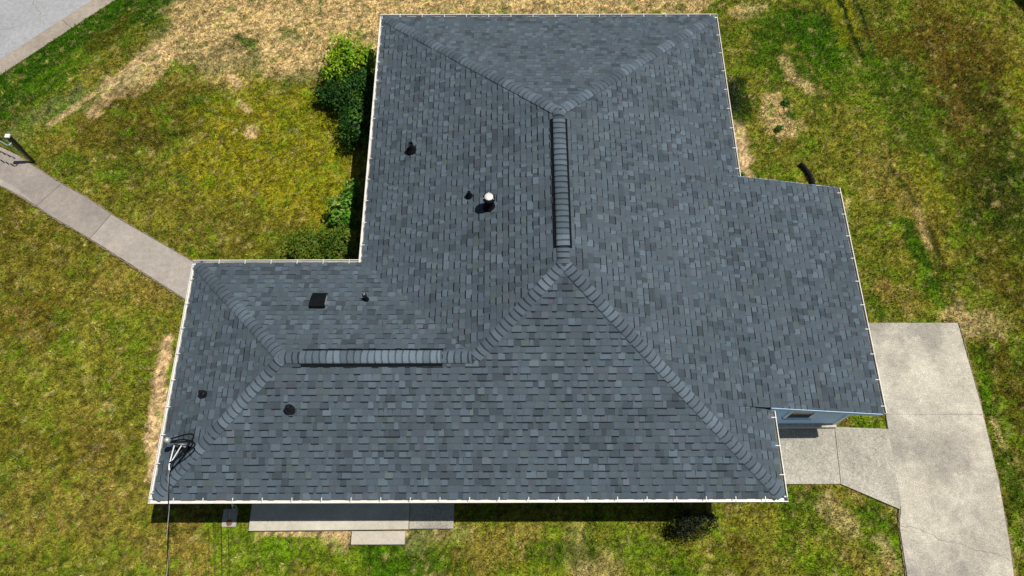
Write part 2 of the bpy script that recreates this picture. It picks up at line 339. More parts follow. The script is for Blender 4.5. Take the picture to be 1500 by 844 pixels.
PAL = {k: np.array(lin(*c, 0.60)) for k, c in {
    'S': (246, 214, 148), 'T': (246, 208, 152), 'G': (62, 108, 4), 'g': (116, 160, 14), 'Y': (180, 172, 24),
    'O': (120, 100, 30), 'D': (46, 70, 12), 'A': (128, 148, 82), 'R': (190, 150, 84), 'M': (154, 149, 49)}.items()}
PATCHES = [
  (10.65,14.33,13.46,5.14,1.75,'g',0.22),(14.15,14.87,17.19,8.43,1.82,'G',0.3),(16.7,8.0,15.87,0.89,0.88,'G',0.35),
  (2.8,-0.64,12.19,-1.11,0.79,'g',0.25),(-10.15,7.85,-7.3,-0.6,1.29,'M',0.65),(-7.11,5.98,-6.19,-0.61,1.27,'M',0.65),
  (-4.35,-0.31,-3.46,-0.92,0.79,'M',0.5),(-7.08,2.63,-5.72,0.95,0.5,'R',0.35),(-9.17,4.82,-8.28,4.06,0.35,'R',0.4),
  (12.81,11.97,13.5,5.33,1.15,'M',0.25),(17.09,9.56,16.89,5.92,0.75,'O',0.4),(-13.25,13.32,-9.43,16.94,1.29,'G',0.9),
  (-6.34,14.37,-2.52,14.36,1.27,'S',0.8),(-7.83,13.3,-6.01,14.92,0.47,'S',0.8),(-12.06,12.03,-10.68,13.05,0.92,'G',0.9),
  (-11.44,14.38,-7.83,16.64,1.3,'G',0.9),(-10.68,13.05,-9.68,14.11,0.73,'g',0.6),(-9.22,14.93,-8.75,15.77,0.65,'O',0.55),
  (-8.32,15.77,-6.24,16.34,0.55,'G',0.8),(-7.27,14.78,-6.14,15.76,0.47,'A',0.5),(-5.28,14.37,-0.43,14.91,1.6,'S',0.95),
  (-6.19,16.05,9.16,16.6,1.32,'S',0.95),(-0.52,16.18,8.24,16.16,0.99,'S',0.95),(-5.41,15.2,-7.25,13.57,0.64,'S',0.8),
  (-7.33,13.97,-8.32,12.66,0.38,'T',0.8),(-6.7,13.97,-7.58,12.53,0.31,'S',0.7),(-8.32,12.66,-8.75,11.78,0.29,'T',0.8),
  (-11.12,10.8,-9.53,12.53,0.45,'A',0.8),(-9.41,12.03,-7.99,13.04,0.37,'A',0.5),(-10.79,11.04,-9.5,11.53,0.24,'M',0.5),
  (-5.96,13.3,-4.32,13.56,0.38,'G',0.4),(-5.45,14.04,-4.96,14.31,0.3,'D',0.5),(-6.54,13.7,-5.95,13.88,0.19,'D',0.5),
  (-4.4,14.1,-4.08,13.3,0.25,'G',0.5),(-3.42,14.78,-3.3,14.64,0.34,'G',0.45),(-3.77,13.29,-2.59,13.03,0.29,'S',0.6),
  (-5.27,12.91,-4.78,12.39,0.29,'S',0.5),(-8.39,12.02,-5.58,12.27,0.45,'O',0.5),(-8.98,11.04,-6.74,10.79,0.7,'O',0.5),
  (-5.42,11.27,-4.15,10.79,0.7,'O',0.4),(-7.74,10.79,-6.18,11.03,0.44,'D',0.4),(-4.73,12.01,-0.98,11.02,1.11,'Y',0.65),
  (-4.61,9.84,-1.23,9.38,1.17,'Y',0.75),(-2.49,8.48,-1.12,8.04,0.76,'Y',0.6),(-5.93,8.49,-2.61,7.83,0.76,'M',0.6),
  (-3.93,7.83,-2.56,7.41,0.56,'O',0.45),(-4.09,11.08,-4.02,11.03,0.2,'T',0.7),(-5.95,12.02,-4.97,12.27,0.29,'G',0.5),
  (-3.01,13.03,-1.14,13.03,0.41,'G',0.5),(-2.13,12.51,-0.67,12.26,0.37,'O',0.5),(-9.0,9.4,-5.96,7.63,0.57,'M',0.5),
  (-10.64,8.29,-8.3,6.38,0.93,'O',0.5),(-9.08,6.59,-6.02,5.98,0.92,'M',0.5),(-9.55,5.59,-8.64,4.81,0.71,'O',0.55),
  (-7.02,6.38,-5.62,5.78,0.55,'R',0.4),(-8.79,3.34,-6.0,2.28,1.02,'M',0.4),(-6.33,4.81,-5.94,3.69,0.53,'g',0.35),
  (-8.02,2.29,-7.43,1.94,0.2,'g',0.5),(-8.93,1.95,-5.89,1.77,0.5,'O',0.4),(-8.17,0.32,-5.53,-0.0,0.8,'R',0.3),
  (-5.4,0.95,-4.87,-0.91,0.64,'M',0.5),(-4.35,-0.31,-3.46,-0.92,0.63,'R',0.45),(-5.29,4.43,-5.32,3.33,0.17,'T',0.95),
  (-5.26,3.33,-4.97,1.11,0.24,'T',0.98),(-5.22,1.94,-5.03,1.11,0.2,'T',0.8),(-3.06,-0.47,-1.88,-1.07,0.47,'g',0.8),
  (-1.93,-0.62,1.25,-1.08,0.44,'g',0.8),(-0.68,-0.47,-0.37,-0.47,0.22,'T',0.45),(-0.22,-0.38,1.85,-0.45,0.13,'T',0.85),
  (1.23,-0.63,2.48,-0.42,0.22,'T',0.6),(-2.28,-0.35,-0.38,-0.38,0.08,'T',0.85),(0.42,-0.48,0.62,-1.07,0.31,'G',0.8),
  (1.23,-0.78,1.87,-1.08,0.47,'G',0.75),(2.01,-0.63,3.75,-0.64,0.47,'M',0.5),(2.81,-0.93,4.07,-0.34,0.4,'R',0.4),
  (5.02,-0.49,5.15,-1.09,0.39,'S',0.3),(4.22,-0.64,5.33,-0.64,0.39,'G',0.6),(6.43,-0.65,7.49,-1.24,0.39,'g',0.5),
  (5.46,-1.24,5.94,-1.09,0.39,'S',0.4),(8.72,-0.04,9.75,-0.66,0.56,'M',0.6),(8.82,-0.5,9.06,-1.1,0.35,'O',0.6),
  (10.32,-0.05,12.75,-0.66,0.56,'g',0.6),(10.23,0.42,11.02,0.26,0.32,'G',0.6),(11.1,0.26,11.41,-0.2,0.29,'S',0.5),
  (11.7,0.5,11.85,0.42,0.16,'R',0.7),(11.97,0.18,12.4,-0.05,0.22,'G',0.7),(12.72,0.07,12.77,-0.28,0.1,'T',0.8),
  (12.12,-0.66,12.31,-1.26,0.31,'S',0.5),(11.3,-0.81,12.16,-1.25,0.39,'R',0.4),(11.87,2.31,12.69,2.19,0.24,'g',0.5),
  (11.8,2.37,11.95,2.26,0.13,'R',0.6),(10.32,15.16,11.36,14.88,0.65,'M',0.5),(11.0,15.44,11.69,15.72,0.39,'S',0.6),
  (10.13,13.53,11.04,12.48,0.52,'M',0.5),(12.0,14.88,13.62,14.32,0.96,'G',0.8),(11.42,13.79,12.56,12.99,0.63,'G',0.7),
  (13.92,16.0,14.05,14.32,0.32,'Y',0.5),(14.21,14.6,14.53,13.52,0.13,'O',0.5),(14.14,16.29,14.52,13.65,0.11,'D',1.0),
  (14.67,16.29,14.86,13.91,0.09,'D',0.9),(13.48,13.52,14.22,12.99,0.63,'g',0.5),(12.02,13.52,12.13,12.87,0.21,'S',0.7),
  (11.38,11.97,11.64,10.99,0.49,'S',0.85),(12.31,12.74,12.58,12.48,0.19,'S',0.6),(11.83,11.6,11.92,11.53,0.16,'G',0.9),
  (10.31,11.23,10.3,9.92,0.22,'T',0.98),(10.19,9.81,10.34,9.46,0.23,'T',0.9),(10.45,12.74,10.4,11.48,0.25,'D',0.9),
  (10.65,11.11,10.92,10.15,0.24,'M',0.6),(10.91,10.04,12.41,9.57,0.49,'M',0.5),(11.52,10.15,11.97,10.51,0.24,'O',0.5),
  (12.28,11.23,13.36,10.5,0.5,'M',0.5),(15.96,14.32,17.48,12.72,1.15,'O',0.75),(17.22,15.14,18.38,13.77,0.96,'O',0.65),
  (16.89,11.96,17.09,9.56,0.8,'D',0.45),(16.77,11.46,16.84,11.1,0.14,'R',0.8),(18.94,15.14,19.28,13.24,0.53,'M',0.6),
  (18.93,13.5,18.93,11.96,0.41,'Y',0.4),(17.99,10.73,17.95,8.43,0.49,'D',0.5),(15.11,13.25,15.39,10.74,0.82,'G',0.4),
  (13.6,10.74,14.89,9.34,0.79,'M',0.4),(13.92,9.34,14.89,8.44,0.58,'R',0.35),(15.34,9.56,16.04,8.44,0.58,'Y',0.35),
  (14.56,7.79,14.89,5.92,0.22,'G',0.85),(14.62,6.32,14.85,5.72,0.25,'g',0.7),(15.08,7.89,15.29,6.22,0.13,'O',0.9),
  (13.02,8.66,12.75,7.58,0.1,'S',0.7),(12.97,6.33,13.58,5.72,0.33,'R',0.45),(13.0,5.53,13.99,5.1,0.29,'M',0.5),
  (13.12,5.73,13.28,5.14,0.18,'G',0.7),(13.62,5.92,14.22,5.33,0.22,'R',0.5),(16.11,7.15,16.89,5.92,0.55,'O',0.4),
  (15.2,4.94,16.4,4.75,0.44,'S',0.5),(16.02,5.33,16.81,4.94,0.45,'M',0.6),(15.43,5.52,15.51,4.75,0.21,'T',0.4),
  (15.68,4.0,15.48,2.56,0.24,'G',0.6),(15.48,2.22,15.51,1.71,0.13,'S',0.5),(16.13,4.37,16.14,1.88,0.38,'O',0.5),
  (15.39,1.54,15.62,0.57,0.3,'G',0.6),(15.16,-0.52,15.04,-1.26,0.13,'T',0.5),(15.21,0.25,15.69,0.25,0.19,'D',0.5),
  (16.61,8.43,17.6,7.14,0.57,'D',0.35),(14.35,16.0,14.48,14.6,0.09,'Y',0.8),(14.99,8.44,14.99,7.15,0.1,'S',0.5),
  (14.4,9.8,14.99,8.44,0.08,'D',0.6),(12.91,15.15,13.51,12.48,0.53,'G',0.6),(17.24,14.31,17.39,10.73,0.93,'O',0.6),
  (17.9,12.72,17.4,7.78,0.43,'D',0.5),(15.13,7.79,15.34,5.52,0.09,'D',0.6),(-10.04,11.29,-7.88,13.57,0.12,'T',0.6),
  (-4.88,13.04,-4.61,12.65,0.14,'T',0.8),(-4.52,12.01,-4.24,11.76,0.12,'T',0.8),(-6.51,14.1,-5.91,14.31,0.13,'G',0.5),
  (-4.98,14.5,-4.38,14.31,0.19,'G',0.8),(-5.62,12.52,-5.03,12.68,0.14,'D',0.5),(-8.71,12.53,-8.39,12.02,0.12,'T',0.7),
]


def lawn_colour(x, y, fine=0.0):
    """albedo of the turf at world x, y (arrays); fine: random per-point offset for blades"""
    n1 = fbm(x, y, 0.7, 21, 4); n2 = fbm(x, y, 1.9, 5, 4); n3 = fbm(x, y, 6.0, 33, 3); n4 = fbm(x, y, 3.1, 77, 4)
    ux = (fbm(x, y, 1.1, 51, 3) - 0.5) * 0.9; uy = (fbm(x, y, 1.1, 52, 3) - 0.5) * 0.9
    c = PAL['M'][None] * np.ones((len(x), 1))
    def put(c, key, a):
        a = np.clip(a, 0, 1)[:, None]
        return c * (1 - a) + PAL[key][None] * a
    c = put(c, 'O', sstep(0.50, 0.66, n1) * 0.35)
    c = put(c, 'g', sstep(0.50, 0.66, n2) * 0.5)
    c = put(c, 'G', sstep(0.54, 0.68, fbm(x, y, 1.3, 91, 4)) * 0.40)
    c = put(c, 'R', sstep(0.58, 0.72, n4) * 0.20)
    c = put(c, 'D', sstep(0.55, 0.70, fbm(x, y, 0.9, 101, 4)) * 0.25)
    for x1, y1, x2, y2, r, key, s in PATCHES:
        k = min(1.0, r / 0.45); wx = x + ux * k; wy = y + uy * k
        pr = (wx - x1) * (x2 - x1) + (wy - y1) * (y2 - y1)
        L2 = (x2 - x1) ** 2 + (y2 - y1) ** 2 + 1e-6
        t = np.clip(pr / L2, 0, 1)
        q = np.hypot(wx - x1 - t * (x2 - x1), wy - y1 - t * (y2 - y1)) / r
        q = q + (n2 - 0.5) * 1.3 * max(k, 0.5) + (n3 - 0.5) * 1.3
        c = put(c, key, (1 - sstep(0.55, 1.15, q)) * s * (1.0 if key in 'GSTDO' else 0.75))
    # small weeds, straw flecks and gaps over everything
    c = put(c, 'S', sstep(0.62, 0.80, n3 + fine * 0.10) * 0.34)
    c = put(c, 'D', sstep(0.60, 0.78, fbm(x, y, 7.5, 63, 3) + fine * 0.10) * 0.6)
    c = put(c, 'g', sstep(0.66, 0.76, fbm(x, y, 4.5, 64, 3)) * 0.55)
    h = 0.50 + 1.05 * sstep(0.22, 0.78, fbm(x, y, 13.0, 71, 3, 0.8)); h2 = 0.86 + 0.32 * fbm(x, y, 3.3, 72, 3)
    return c * (h * h2 * 0.99)[:, None]

def in_poly(x, y, P, grow=0.0):
    r = np.zeros(len(x), bool); n = len(P)
    for i in range(n):
        x1, y1 = P[i]; x2, y2 = P[(i + 1) % n]
        k = ((y1 > y) != (y2 > y)) & (x < (x2 - x1) * (y - y1) / ((y2 - y1) or 1e-9) + x1)
        r ^= k
    return r

WALK = [(-5.0, 6.70), (-7.544, 8.19), (-8.283, 8.697), (-9.166, 9.192), (-10.62, 10.12), (-11.15, 9.28), (-10.178, 8.769), (-9.206, 8.161), (-7.944, 7.429), (-5.0, 5.60), (-3.45, 4.62), (-3.45, 5.78)]
DRIVE = [(12.62, -14.0), (14.9, -14.0), (14.95, -2.0), (15.132, -0.519), (15.248, 0.889), (15.29, 2.74), (15.243, 4.883), (11.6, 4.90), (11.6, 2.75), (12.90, 2.75), (12.773, 0.181), (12.614, -1.315)]
SWALK = [(8.85, 0.755), (10.153, 0.755), (11.444, 0.755), (12.738, 0.165), (12.80, 2.085), (8.85, 2.19)]
PATIO = [(-2.56, -0.30), (1.16, -0.28), (2.23, -0.272), (2.23, 0.45), (-2.56, 0.45)]
STEPP = [(-0.13, -0.60), (1.116, -0.60), (1.116, -0.28), (-0.13, -0.28)]
HOUSE = [(-3.45, 0.45), (8.85, 0.45), (8.85, 2.19), (11.49, 2.19), (11.49, 7.5), (8.85, 7.5), (8.85, 12.65), (0.45, 12.65), (0.45, 5.1), (-3.45, 5.1)]

def grid(fine_lo, fine_hi, step, outer):
    a = list(np.arange(fine_lo, fine_hi + 1e-6, step))
    lo = [fine_lo - o for o in outer][::-1]; hi = [a[-1] + o for o in outer]
    return np.array(lo + a + hi)

OUT = [0.3 * k for k in range(1, 101)] + [34, 40, 60, 120, 400]
gx = grid(-14.2, 20.8, 0.06, OUT)
gy = grid(-2.6, 18.0, 0.06, OUT)
X, Y = np.meshgrid(gx, gy); nx, ny = len(gx), len(gy)
xf = X.ravel(); yf = Y.ravel(); zf = terrain(xf, yf)
me = bpy.data.meshes.new('lawn')
me.vertices.add(nx * ny); me.vertices.foreach_set('co', np.stack([xf, yf, zf], 1).reshape(-1).astype(np.float32))
i = (np.arange(ny - 1)[:, None] * nx + np.arange(nx - 1)[None]).ravel()
quad = np.stack([i, i + 1, i + nx + 1, i + nx], 1)
me.loops.add(quad.size); me.loops.foreach_set('vertex_index', quad.reshape(-1).astype(np.int32))
me.polygons.add(len(quad)); me.polygons.foreach_set('loop_start', np.arange(0, quad.size, 4, dtype=np.int32))
at = me.color_attributes.new('tone', 'FLOAT_COLOR', 'POINT')
cc = np.ones((nx * ny, 4), np.float32); cc[:, :3] = lawn_colour(xf, yf) * 0.86
far_ = sstep(18, 28, np.hypot(xf - 3.3, yf - 7.7) * 0.62 )[:, None]; cc[:, :3] = cc[:, :3] * (1 - far_) + (PAL['M'] * 0.55 + PAL['g'] * 0.2)[None] * far_
at.data.foreach_set('color', cc.reshape(-1))
me.materials.append(M['ground']); me.update(calc_edges=True); me.shade_smooth()
tag(link('lawn', me), kind='structure')

def blades(n, x0, x1, y0, y1, lo, hi, wid, sd):
    r = np.random.default_rng(sd)
    x = r.uniform(x0, x1, n); y = r.uniform(y0, y1, n)
    keep = bank(x, y) < 2.98
    for P in (WALK, DRIVE, SWALK, PATIO, STEPP, HOUSE): keep &= ~in_poly(x, y, P)
    u, v = walk_uv(x, y); keep &= ~((u > -0.05) & (np.abs(v + 0.42) < 0.66))
    # bare soil carries little grass
    bare = np.zeros(n)
    for a, b, c, d, rr, key, s in PATCHES:
        if key != 'T': continue
        t = np.clip(((x - a) * (c - a) + (y - b) * (d - b)) / ((c - a) ** 2 + (d - b) ** 2 + 1e-6), 0, 1)
        q = np.hypot(x - a - t * (c - a), y - b - t * (d - b)) / rr
        bare = np.maximum(bare, (q < 1.0) * s)
    keep &= r.random(n) > bare * 0.92
    clump = fbm(x, y, 4.0, 14, 3)
    keep &= r.random(n) < 0.45 + 1.1 * clump
    x = x[keep]; y = y[keep]; clump = clump[keep]; n = len(x)
    col = lawn_colour(x, y, r.normal(0, 1, n))
    col *= np.clip(np.exp(r.normal(-0.06, 0.50, n)), 0.2, 2.8)[:, None]
    pick = r.random(n)
    col[pick < 0.035] = PAL['S'] * 0.8; col[(pick > 0.035) & (pick < 0.09)] = PAL['g'] * 0.9
    L = r.uniform(lo, hi, n) * (0.6 + 0.9 * clump); a = r.uniform(0, 2 * math.pi, n); lean = r.uniform(0.25, 1.15, n)
    w = wid * r.uniform(0.6, 1.3, n); b = a + math.pi / 2 + r.normal(0, 0.5, n)
    z = terrain(x, y) - 0.004
    P = np.empty((n, 3, 3))
    P[:, 0] = np.stack([x - np.cos(b) * w, y - np.sin(b) * w, z], 1)
    P[:, 1] = np.stack([x + np.cos(b) * w, y + np.sin(b) * w, z], 1)
    P[:, 2] = np.stack([x + np.cos(a) * L * np.sin(lean), y + np.sin(a) * L * np.sin(lean), z + L * np.cos(lean)], 1)
    return P, col
Pb, Cb = blades(700000, -14.0, 20.6, -2.4, 17.8, 0.040, 0.100, 0.011, 4)
tag(fast_mesh('grass', Pb, 3, Cb, M['grass']), 'short patchy lawn grass, green, yellow and dried to straw', None, None, 'stuff')

# ------------------------------------------------------------------ street, kerb
def strip(d0, d1, s0, s1):
    """quad between two bank distances, s = run along the street"""
    T = (0.689, 0.725)
    return [(CREST[0] + CN[0] * d + T[0] * s, CREST[1] + CN[1] * d + T[1] * s) for s, d in ((s0, d0), (s0, d1), (s1, d1), (s1, d0))][::-1]
mb = MB(); mb.prism(strip(3.66, 11.3, -34, 34), -1.05, -0.86); street = tag(mb.build('street', M['asphalt']), kind='structure')
def crack(pts, w, z, mat, parent, name='crack', seed=1):
    r = random.Random(seed); P = []
    for (x1, y1), (x2, y2) in zip(pts, pts[1:]):
        m = max(2, int(math.hypot(x2 - x1, y2 - y1) / 0.07))
        for k in range(m): P.append((x1 + (x2 - x1) * k / m + r.uniform(-.018, .018), y1 + (y2 - y1) * k / m + r.uniform(-.018, .018)))
    P.append(pts[-1]); mb = MB()
    for k in range(len(P) - 1):
        dx, dy = P[k + 1][0] - P[k][0], P[k + 1][1] - P[k][1]; l = math.hypot(dx, dy) or 1; q = w * r.uniform(0.4, 1.2)
        ox, oy = -dy / l * q, dx / l * q
        mb.poly([(P[k][0] - ox, P[k][1] - oy, z), (P[k + 1][0] - ox, P[k + 1][1] - oy, z), (P[k + 1][0] + ox, P[k + 1][1] + oy, z), (P[k][0] + ox, P[k][1] + oy, z)])
    return mb.build(name, mat, parent)
crack([(-11.9, 15.95), (-12.0, 16.35), (-12.35, 16.75), (-12.4, 17.2)], 0.008, -0.856, M['crack'], street, seed=3)
crack([(-13.1, 15.0), (-13.3, 15.6), (-13.2, 15.9), (-13.7, 16.4)], 0.008, -0.856, M['crack'], street, seed=4)
crack([(-12.6, 15.75), (-13.3, 15.6)], 0.006, -0.856, M['crack'], street, seed=5)
kerb = tag(empty('kerb'), kind='structure')
for k in range(-11, 11):                                       # cast lengths, butt jointed
    s0, s1 = k * 3.05 + 0.9, (k + 1) * 3.05 + 0.893
    a = MB(); a.prism(strip(3.17, 3.655, s0, s1), -1.05, lambda x, y: -0.84 - 0.02 * (bank(x, y) - 3.17))
    a.prism(strip(2.97, 3.166, s0, s1), -1.05, -0.735)
    a.build('kerb_length', M['kerb'], kerb, bevel=0.012)

# ------------------------------------------------------------------ paving
def slabs(name, mat, polys, z0, z1, label=None):
    root = tag(empty(name), kind='structure')
    out = []
    for k, P in enumerate(polys):
        m = mat[k] if isinstance(mat, list) else mat
        a = MB(); a.prism(P, z0, z1); out.append(a.build('slab', m, root, bevel=0.004))
    return root, out
def ccw(P):
    A = sum(P[i][0] * P[(i + 1) % len(P)][1] - P[(i + 1) % len(P)][0] * P[i][1] for i in range(len(P)))
    return P if A > 0 else P[::-1]
walkway, _ = slabs('walkway', [M['walkpale'], M['walk'], M['walk']], [
    ccw([(-3.45, 4.62), (-3.45, 5.78), (-5.0, 6.70), (-7.53, 8.18), (-7.94, 7.43), (-5.0, 5.60)]),
    ccw([(-7.545, 8.19), (-8.283, 8.697), (-9.15, 9.18), (-9.67, 8.46), (-9.206, 8.161), (-7.955, 7.437)]),
    ccw([(-9.162, 9.187), (-10.62, 10.12), (-11.15, 9.28), (-10.178, 8.769), (-9.682, 8.468)])], -0.25, 0.0)
mb = MB(); mb.poly([(-9.95, 8.72, .004), (-10.4, 9.05, .004), (-11.0, 9.40, .004), (-11.1, 9.27, .004), (-10.178, 8.80, .004), (-9.75, 8.54, .004)])
mb.build('sediment_film', M['walkpale'], walkway)
for pts, sd_ in (([(-10.6, 10.13), (-9.166, 9.21), (-8.283, 8.715), (-7.544, 8.21), (-5.0, 6.72)], 21), ([(-11.1, 9.26), (-10.178, 8.75), (-9.206, 8.14), (-7.944, 7.41), (-5.0, 5.58)], 22)):
    crack(pts, 0.028, -0.012, M['soil'], walkway, 'soil_edge', sd_)
drive, _ = slabs('driveway', M['drive'], [
    ccw([(11.6, 2.457), (15.285, 2.445), (15.29, 2.74), (15.243, 4.883), (11.6, 4.90)]),
    ccw([(12.874, 2.45), (15.283, 2.44), (15.248, 0.889), (15.132, -0.519), (14.95, -2.0), (14.93, -5.0), (12.62, -5.0), (12.60, -1.315), (12.655, -0.20), (12.773, 0.181)]),
    ccw([(14.93, -5.012), (14.9, -14.0), (12.62, -14.0), (12.62, -5.012)])], -0.25, 0.0)
crack([(12.64, -0.22), (13.0, -0.25), (13.4, -0.42), (13.55, -0.55), (14.0, -0.62), (14.35, -0.78), (14.7, -0.82), (15.08, -1.0)], 0.006, 0.004, M['crack'], drive, 'crack', 31)
path, _ = slabs('side_path', M['aggregate'], [
    ccw([(8.85, 0.755), (11.444, 0.755), (11.534, 2.135), (8.85, 2.16)]),
    ccw([(11.456, 0.75), (12.738, 0.165), (12.80, 0.30), (12.850, 2.085), (11.546, 2.135)])], -0.25, 0.012)
crack([(12.85, 2.05), (12.79, 1.0), (12.735, 0.17), (12.66, -0.22)], 0.014, 0.004, M['crack'], drive, 'joint_dirt', 8)
crack([(12.735, 0.15), (12.645, -0.2), (12.59, -1.3), (12.61, -3)], 0.02, -0.02, M['soil'], drive, 'soil_edge', 9)
crack([(15.30, 4.9), (15.31, 2.74), (15.26, 0.889), (15.15, -0.519), (14.97, -2)], 0.02, -0.02, M['soil'], drive, 'soil_edge', 10)
# patio slabs and the step in front of them
patio, _ = slabs('patio', [M['patio'], M['aggregate']], [ccw([(-2.50, -0.30), (1.19, -0.275), (1.19, 0.45), (-2.50, 0.45)]), ccw([(1.2, -0.255), (2.23, -0.255), (2.23, 0.45), (1.2, 0.45)])], -0.2, 0.15)
patio.children[1].scale = (1, 1, 0.8); patio.children[1].location = (0, 0, -0.03)
mb = MB(); mb.prism([(-0.13, -0.60), (1.11, -0.60), (1.11, -0.30), (-0.13, -0.30)], -0.2, 0.06)
tag(mb.build('garden_step', M['patio'], bevel=0.01), 'pale concrete block step in front of the patio slab', 'step')
# flight of steps at the far end of the walkway
steps = tag(empty('entrance_steps'), 'concrete steps leading down from the walkway to the street', 'steps')
for k in range(7):
    P = [(WALK_END[0] + WD[0] * u + WNRM[0] * v, WALK_END[1] + WD[1] * u + WNRM[1] * v) for u, v in ((k * 0.30 + 0.003, -0.98), (k * 0.30 + 0.301, -0.98), (k * 0.30 + 0.301, -0.06), (k * 0.30 + 0.003, -0.06))]
    mb = MB(); mb.prism(ccw(P), -1.0, -0.115 * (k + 1)); mb.build('step', M['walk'], steps, bevel=0.012)
for v0, v1 in ((-1.10, -0.985), (-0.055, 0.06)):
    P = [(WALK_END[0] + WD[0] * u + WNRM[0] * v, WALK_END[1] + WD[1] * u + WNRM[1] * v) for u, v in ((0.0, v0), (2.3, v0), (2.3, v1), (0.0, v1))]
    mb = MB(); mb.prism(ccw(P), -1.0, lambda x, y: 0.01 - 0.34 * max(0, walk_uv(x, y)[0])); mb.build('cheek_wall', M['walkpale'], steps, bevel=0.015)

# ------------------------------------------------------------------ the house
house = tag(empty('house'), 'single-storey house with slate grey shingle hip roof and white gutters', 'house')
ZE = 2.42                                      # height of the roof edge
XW, XE, YS, YN = 0.10, 9.19, 0.07, 13.00       # roof edges of the main block
XL, YC = -3.80, 5.46                           # west wing: west edge, north edge
XR, YRN, YRS, RISE = 4.69, 8.46, 4.57, 1.80
pS = RISE / (YRS - YS); pW = RISE / (XR - XW); pE = RISE / (XE - XR); pN = RISE / (YN - YRN)
YR2 = 2.765; RISE2 = pS * (YR2 - YS); pN2 = RISE2 / (YC - YR2)
XWE = XW + RISE2 / pW; XWW = -1.18; pW2 = RISE2 / (XWW - XL)
zr, zr2 = ZE + RISE, ZE + RISE2
RN = (XR, YRN, zr); RS = (XR, YRS, zr); WE = (XWE, YR2, zr2); WW = (XWW, YR2, zr2)
# garage roof: a lower pitch that leaves the east slope at XG0
XG0, XG1, YG0, YG1, ZG1 = 8.55, 11.79, 1.93, 7.74, 2.03
ZG0 = ZE + pE * (XE - XG0) + 0.012; pG = (ZG0 - ZG1) / (XG1 - XG0)

deck = MB()
def dpoly(pts): deck.poly([(x, y, z - 0.004) for x, y, z in pts])
NW, NE, SE, SW = (XW, YN, ZE), (XE, YN, ZE), (XE, YS, ZE), (XL, YS, ZE)
CN_, WN = (XW, YC, ZE), (XL, YC, ZE)
dpoly([NW, CN_, WE, RS, RN]); dpoly([SW, SE, RS, WE]); dpoly([SW, WE, WW]); dpoly([WN, SW, WW]); dpoly([CN_, WN, WW, WE])
dpoly([NE, NW, RN]); dpoly([SE, NE, RN, RS])
b_ = 0.09                                       # soffit side of the eaves
for a, c in ((NW, CN_), (CN_, WN), (WN, SW), (SW, SE), (SE, NE), (NE, NW)):
    deck.poly([(a[0], a[1], ZE - 0.004), (a[0], a[1], ZE - b_), (c[0], c[1], ZE - b_), (c[0], c[1], ZE - 0.004)])
deck.poly([(x, y, ZE - b_) for x, y, z in (SW, WN, CN_, NW, NE, SE)])
roof = deck.build('roof', M['dark'], house)
gd = MB(); gz = lambda x, y: ZG0 - pG * (x - XG0)
gd.prism([(XG0, YG0), (XG1, YG0), (XG1, YG1), (XG0, YG1)], lambda x, y: gz(x, y) - 0.13, lambda x, y: gz(x, y) - 0.004)
gd.build('garage_roof_deck', M['dark'], roof)

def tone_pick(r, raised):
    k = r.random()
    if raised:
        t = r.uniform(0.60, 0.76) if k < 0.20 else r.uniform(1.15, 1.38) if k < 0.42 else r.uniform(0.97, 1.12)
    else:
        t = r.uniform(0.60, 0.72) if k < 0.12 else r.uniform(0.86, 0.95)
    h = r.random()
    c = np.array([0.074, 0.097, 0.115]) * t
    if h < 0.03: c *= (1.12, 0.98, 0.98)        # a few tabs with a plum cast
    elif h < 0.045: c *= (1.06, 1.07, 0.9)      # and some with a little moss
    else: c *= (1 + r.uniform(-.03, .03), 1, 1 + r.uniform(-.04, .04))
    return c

def clip(poly, a, b, c):
    """keep the part of a 2D polygon where a*u + b*v + c >= 0"""
    out = []; n = len(poly)
    for i in range(n):
        p, q = poly[i], poly[(i + 1) % n]
        dp = a * p[0] + b * p[1] + c; dq = a * q[0] + b * q[1] + c
        if dp >= 0: out.append(p)
        if (dp >= 0) != (dq >= 0):
            t = dp / (dp - dq); out.append((p[0] + (q[0] - p[0]) * t, p[1] + (q[1] - p[1]) * t))
    return out

